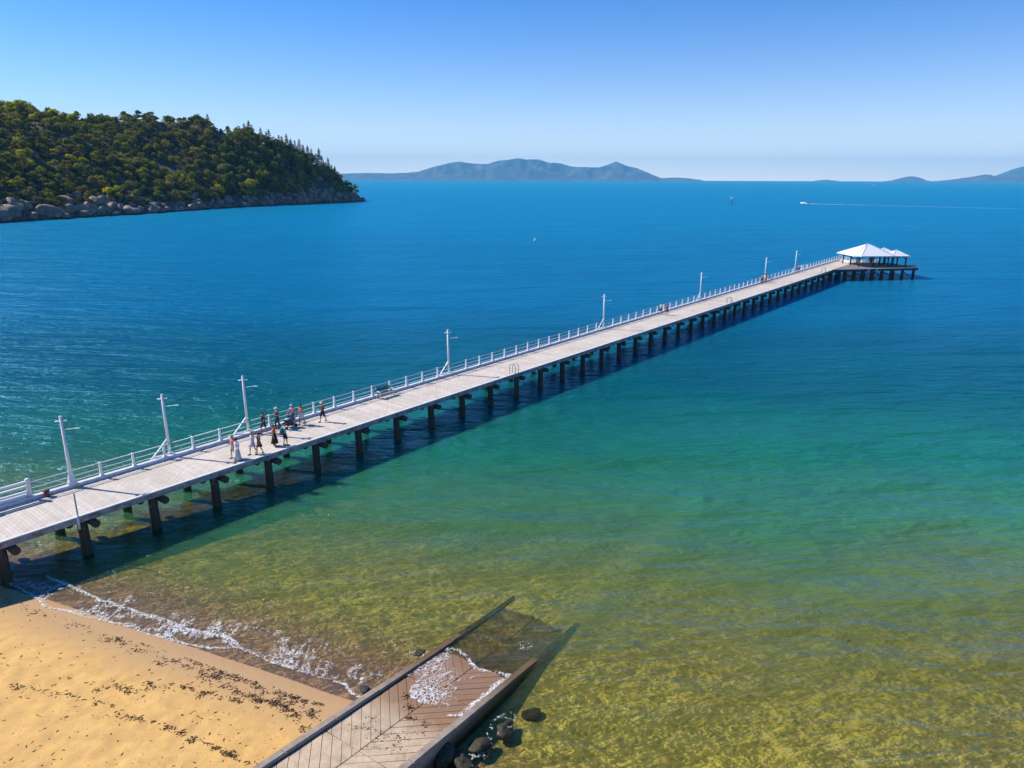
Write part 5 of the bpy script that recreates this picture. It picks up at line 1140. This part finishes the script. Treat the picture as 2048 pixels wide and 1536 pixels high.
for k, (u, v, s_) in enumerate(wl_):
    e = (HU - u) ** 2 + (HV - v) ** 2 + (~fr_) * 1e6; i = int(np.argmin(e))
    row = 'on the crest of the headland' if v < 260 else ('on the middle slope' if v < 345 else 'just above the shore rocks'); colm = 'at the far left' if u < 90 else ('left of the middle' if u < 250 else 'towards the right')
    tree('wattle_tree', wat[k % 3], HT[i, 0], HT[i, 1], HT[i, 2] + 2.6 * s_, s_ * 1.35, k * 1.3, 'bright yellow flowering wattle ' + row + ' ' + colm, 'tree', 'yellow flowering wattles dotted over the headland')
# hoop pines along the skyline at the right
for k, (u, hh) in enumerate([(190, .6), (413, .85), (486, .9), (497, 1.0), (503, .8), (519, .9), (530, .8), (537, .9), (556, 1.05), (562, .9), (572, .9), (580, 1.0), (588, 1.0), (597, 1.1), (604, .9), (614, 1.0), (622, .9), (630, 1.0), (637, 1.15), (643, .9), (650, .9), (655, 1.0), (662, .8), (668, .9), (676, .7), (684, .6), (692, .5), (700, .45)]):
    for b in (1.0,):
        ax = np.linspace(60, LT - 2, 600); bx_ = np.full(600, rt.uniform(.82, 1.0)); X_, Y_, Z_ = head_z(ax, bx_); U_ = 1024 + FPX * X_ / (Y_ * math.cos(R(PITCH)) - (Z_ + 8 - CAM_H) * math.sin(R(PITCH))); i = int(np.argmin(np.abs(U_ - u)))
        tree('hoop_pine', pin[k % 4], X_[i], Y_[i], Z_[i] - .5, (hh * 1.1, hh * 1.1, hh * rt.uniform(.95, 1.45)), k * 2.1, 'dark pointed pine on the skyline ' + ('alone above the gum trees' if u < 450 else ('where the ridge starts to fall to the right' if u < 590 else 'near the tip of the headland')), 'tree', 'dark pines along the falling ridge')
for k in range(26):
    a_ = rt.uniform(LT * .55, LT * .97); b = rt.uniform(.3, .95); x, y, z_ = head_z(np.array([a_]), np.array([b])); s_ = rt.uniform(.5, .95)
    tree('hoop_pine', pin[k % 4], float(x[0]), float(y[0]), float(z_[0]) - .5, (s_, s_, s_), k, 'dark pointed pine standing among the trees towards the tip of the headland', 'tree', 'dark pines among the trees of the far slope')

# ------------------------------------------------------------------ far mountains
t = NT('far_forest_hills'); g = t.pos(); n = t.noise(g, .003, 5, .6); t.principled(t.mix(t.maprange(n, .35, .65), (0.015, 0.02, 0.03), (0.12, 0.11, 0.10)), .95); M['far'] = t.m
def far_range(prof, dist, depth, seed, label, name='mountain_range'):
    us = np.linspace(prof[0][0], prof[-1][0], 360); vs_ = np.interp(us, [p[0] for p in prof], [p[1] for p in prof])
    hz = 359 + (us - 1024) * .00342
    nb_ = 26; V = []
    for j in range(nb_):
        q = j / (nb_ - 1); D_ = dist + depth * (q - .45); 
        for u, v, h0_ in zip(us, vs_, hz):
            x = (u - 1024) / FPX / math.cos(R(PITCH)) * D_; y = D_
            H_ = max(0, (h0_ - v)) / FPX * dist * 1.0 / math.cos(R(PITCH)) * math.cos(R(PITCH)) + (CAM_H * .0) 
            V.append((x, y, H_, q))
    V = np.array(V); q = V[:, 3]; pf_ = np.sin(np.clip(q / .45, 0, 1) * math.pi / 2) ** 1.1 * (1 - smooth(.5, 1, q))
    rid = 1 - np.abs(fbm(V[:, 0] * .0016, V[:, 1] * .0007, seed=seed, octv=5) - .5) * 4.5
    hgt = V[:, 2] * pf_ * np.where(q < .44, .35 + .72 * np.clip(rid, 0, 1), 1.0)
    hgt = np.minimum(hgt, V[:, 2] * pf_ + 1e-3) + (V[:, 2] > 0) * 30 * (fbm(V[:, 0] * .0035, V[:, 1] * .0035, seed=seed + 4, octv=5) - .5) * (q > .08)
    hgt = hgt + 14 * np.clip(q * 4, 0, 1) - 6
    o_ = link(name, np_mesh(name, np.stack([V[:, 0], V[:, 1], hgt], 1), grid_faces(360, nb_), M['far'], True)); tag(o_, label, kind='structure')
far_range([(560, 350), (677, 348), (748, 346.4), (825, 346.4), (848, 344.5), (877, 335), (900, 330), (926, 325), (955, 329), (978, 329.7), (992, 324.5), (1010, 322), (1033, 319.3), (1048, 322), (1070, 321.5), (1091, 328), (1111, 328), (1133, 334), (1182, 336), (1196, 331.5), (1213, 325), (1234, 333.4), (1252, 337), (1278, 348), (1300, 355.7), (1330, 354.5), (1350, 356), (1375, 359.5)], 17500, 3000, 500, 'long hazy blue mountain range across the middle of the horizon')
far_range([(1580, 361), (1590, 359.8), (1602, 358.3), (1615, 359.8), (1625, 361)], 19000, 800, 510, 'faint low islet on the horizon', 'islet')
far_range([(1708, 362), (1720, 360.5), (1735, 357), (1750, 353.5), (1759, 352.2), (1773, 354.4), (1789, 360), (1800, 362)], 18500, 1300, 520, 'small pointed hazy island on the horizon', 'distant_island')
far_range([(1795, 362), (1820, 360), (1843, 357.6), (1868, 353.2), (1895, 348.4), (1906, 349), (1920, 355), (1935, 360.5), (1950, 362)], 16500, 1500, 530, 'low hazy hill in front of the mountain at the right edge', 'distant_hill')
far_range([(1890, 362), (1911, 352.2), (1928, 345), (1944, 338.6), (1965, 333), (1985, 329), (2010, 329.5), (2033, 329), (2060, 326), (2120, 318), (2200, 322), (2300, 340), (2400, 361)], 18200, 3000, 540, 'large hazy blue mountain at the right edge of the horizon')

# ------------------------------------------------------------------ haze
hz = MB(); hz.box((0, 9750, 297), (50000, 21500, 621))
hm = bpy.data.materials.new('haze_air'); hm.use_nodes = True; hn_ = hm.node_tree; hn_.nodes.clear(); ho = hn_.nodes.new('ShaderNodeOutputMaterial'); hv = hn_.nodes.new('ShaderNodeVolumePrincipled')
hv.inputs['Color'].default_value = (0.20, 0.64, 1.0, 1); hv.inputs['Density'].default_value = 5.6e-5; hv.inputs['Anisotropy'].default_value = 0.0
hn_.links.new(hv.outputs[0], ho.inputs['Volume'])
tag(hz.build('haze', hm), 'thin blue sea haze', kind='stuff')
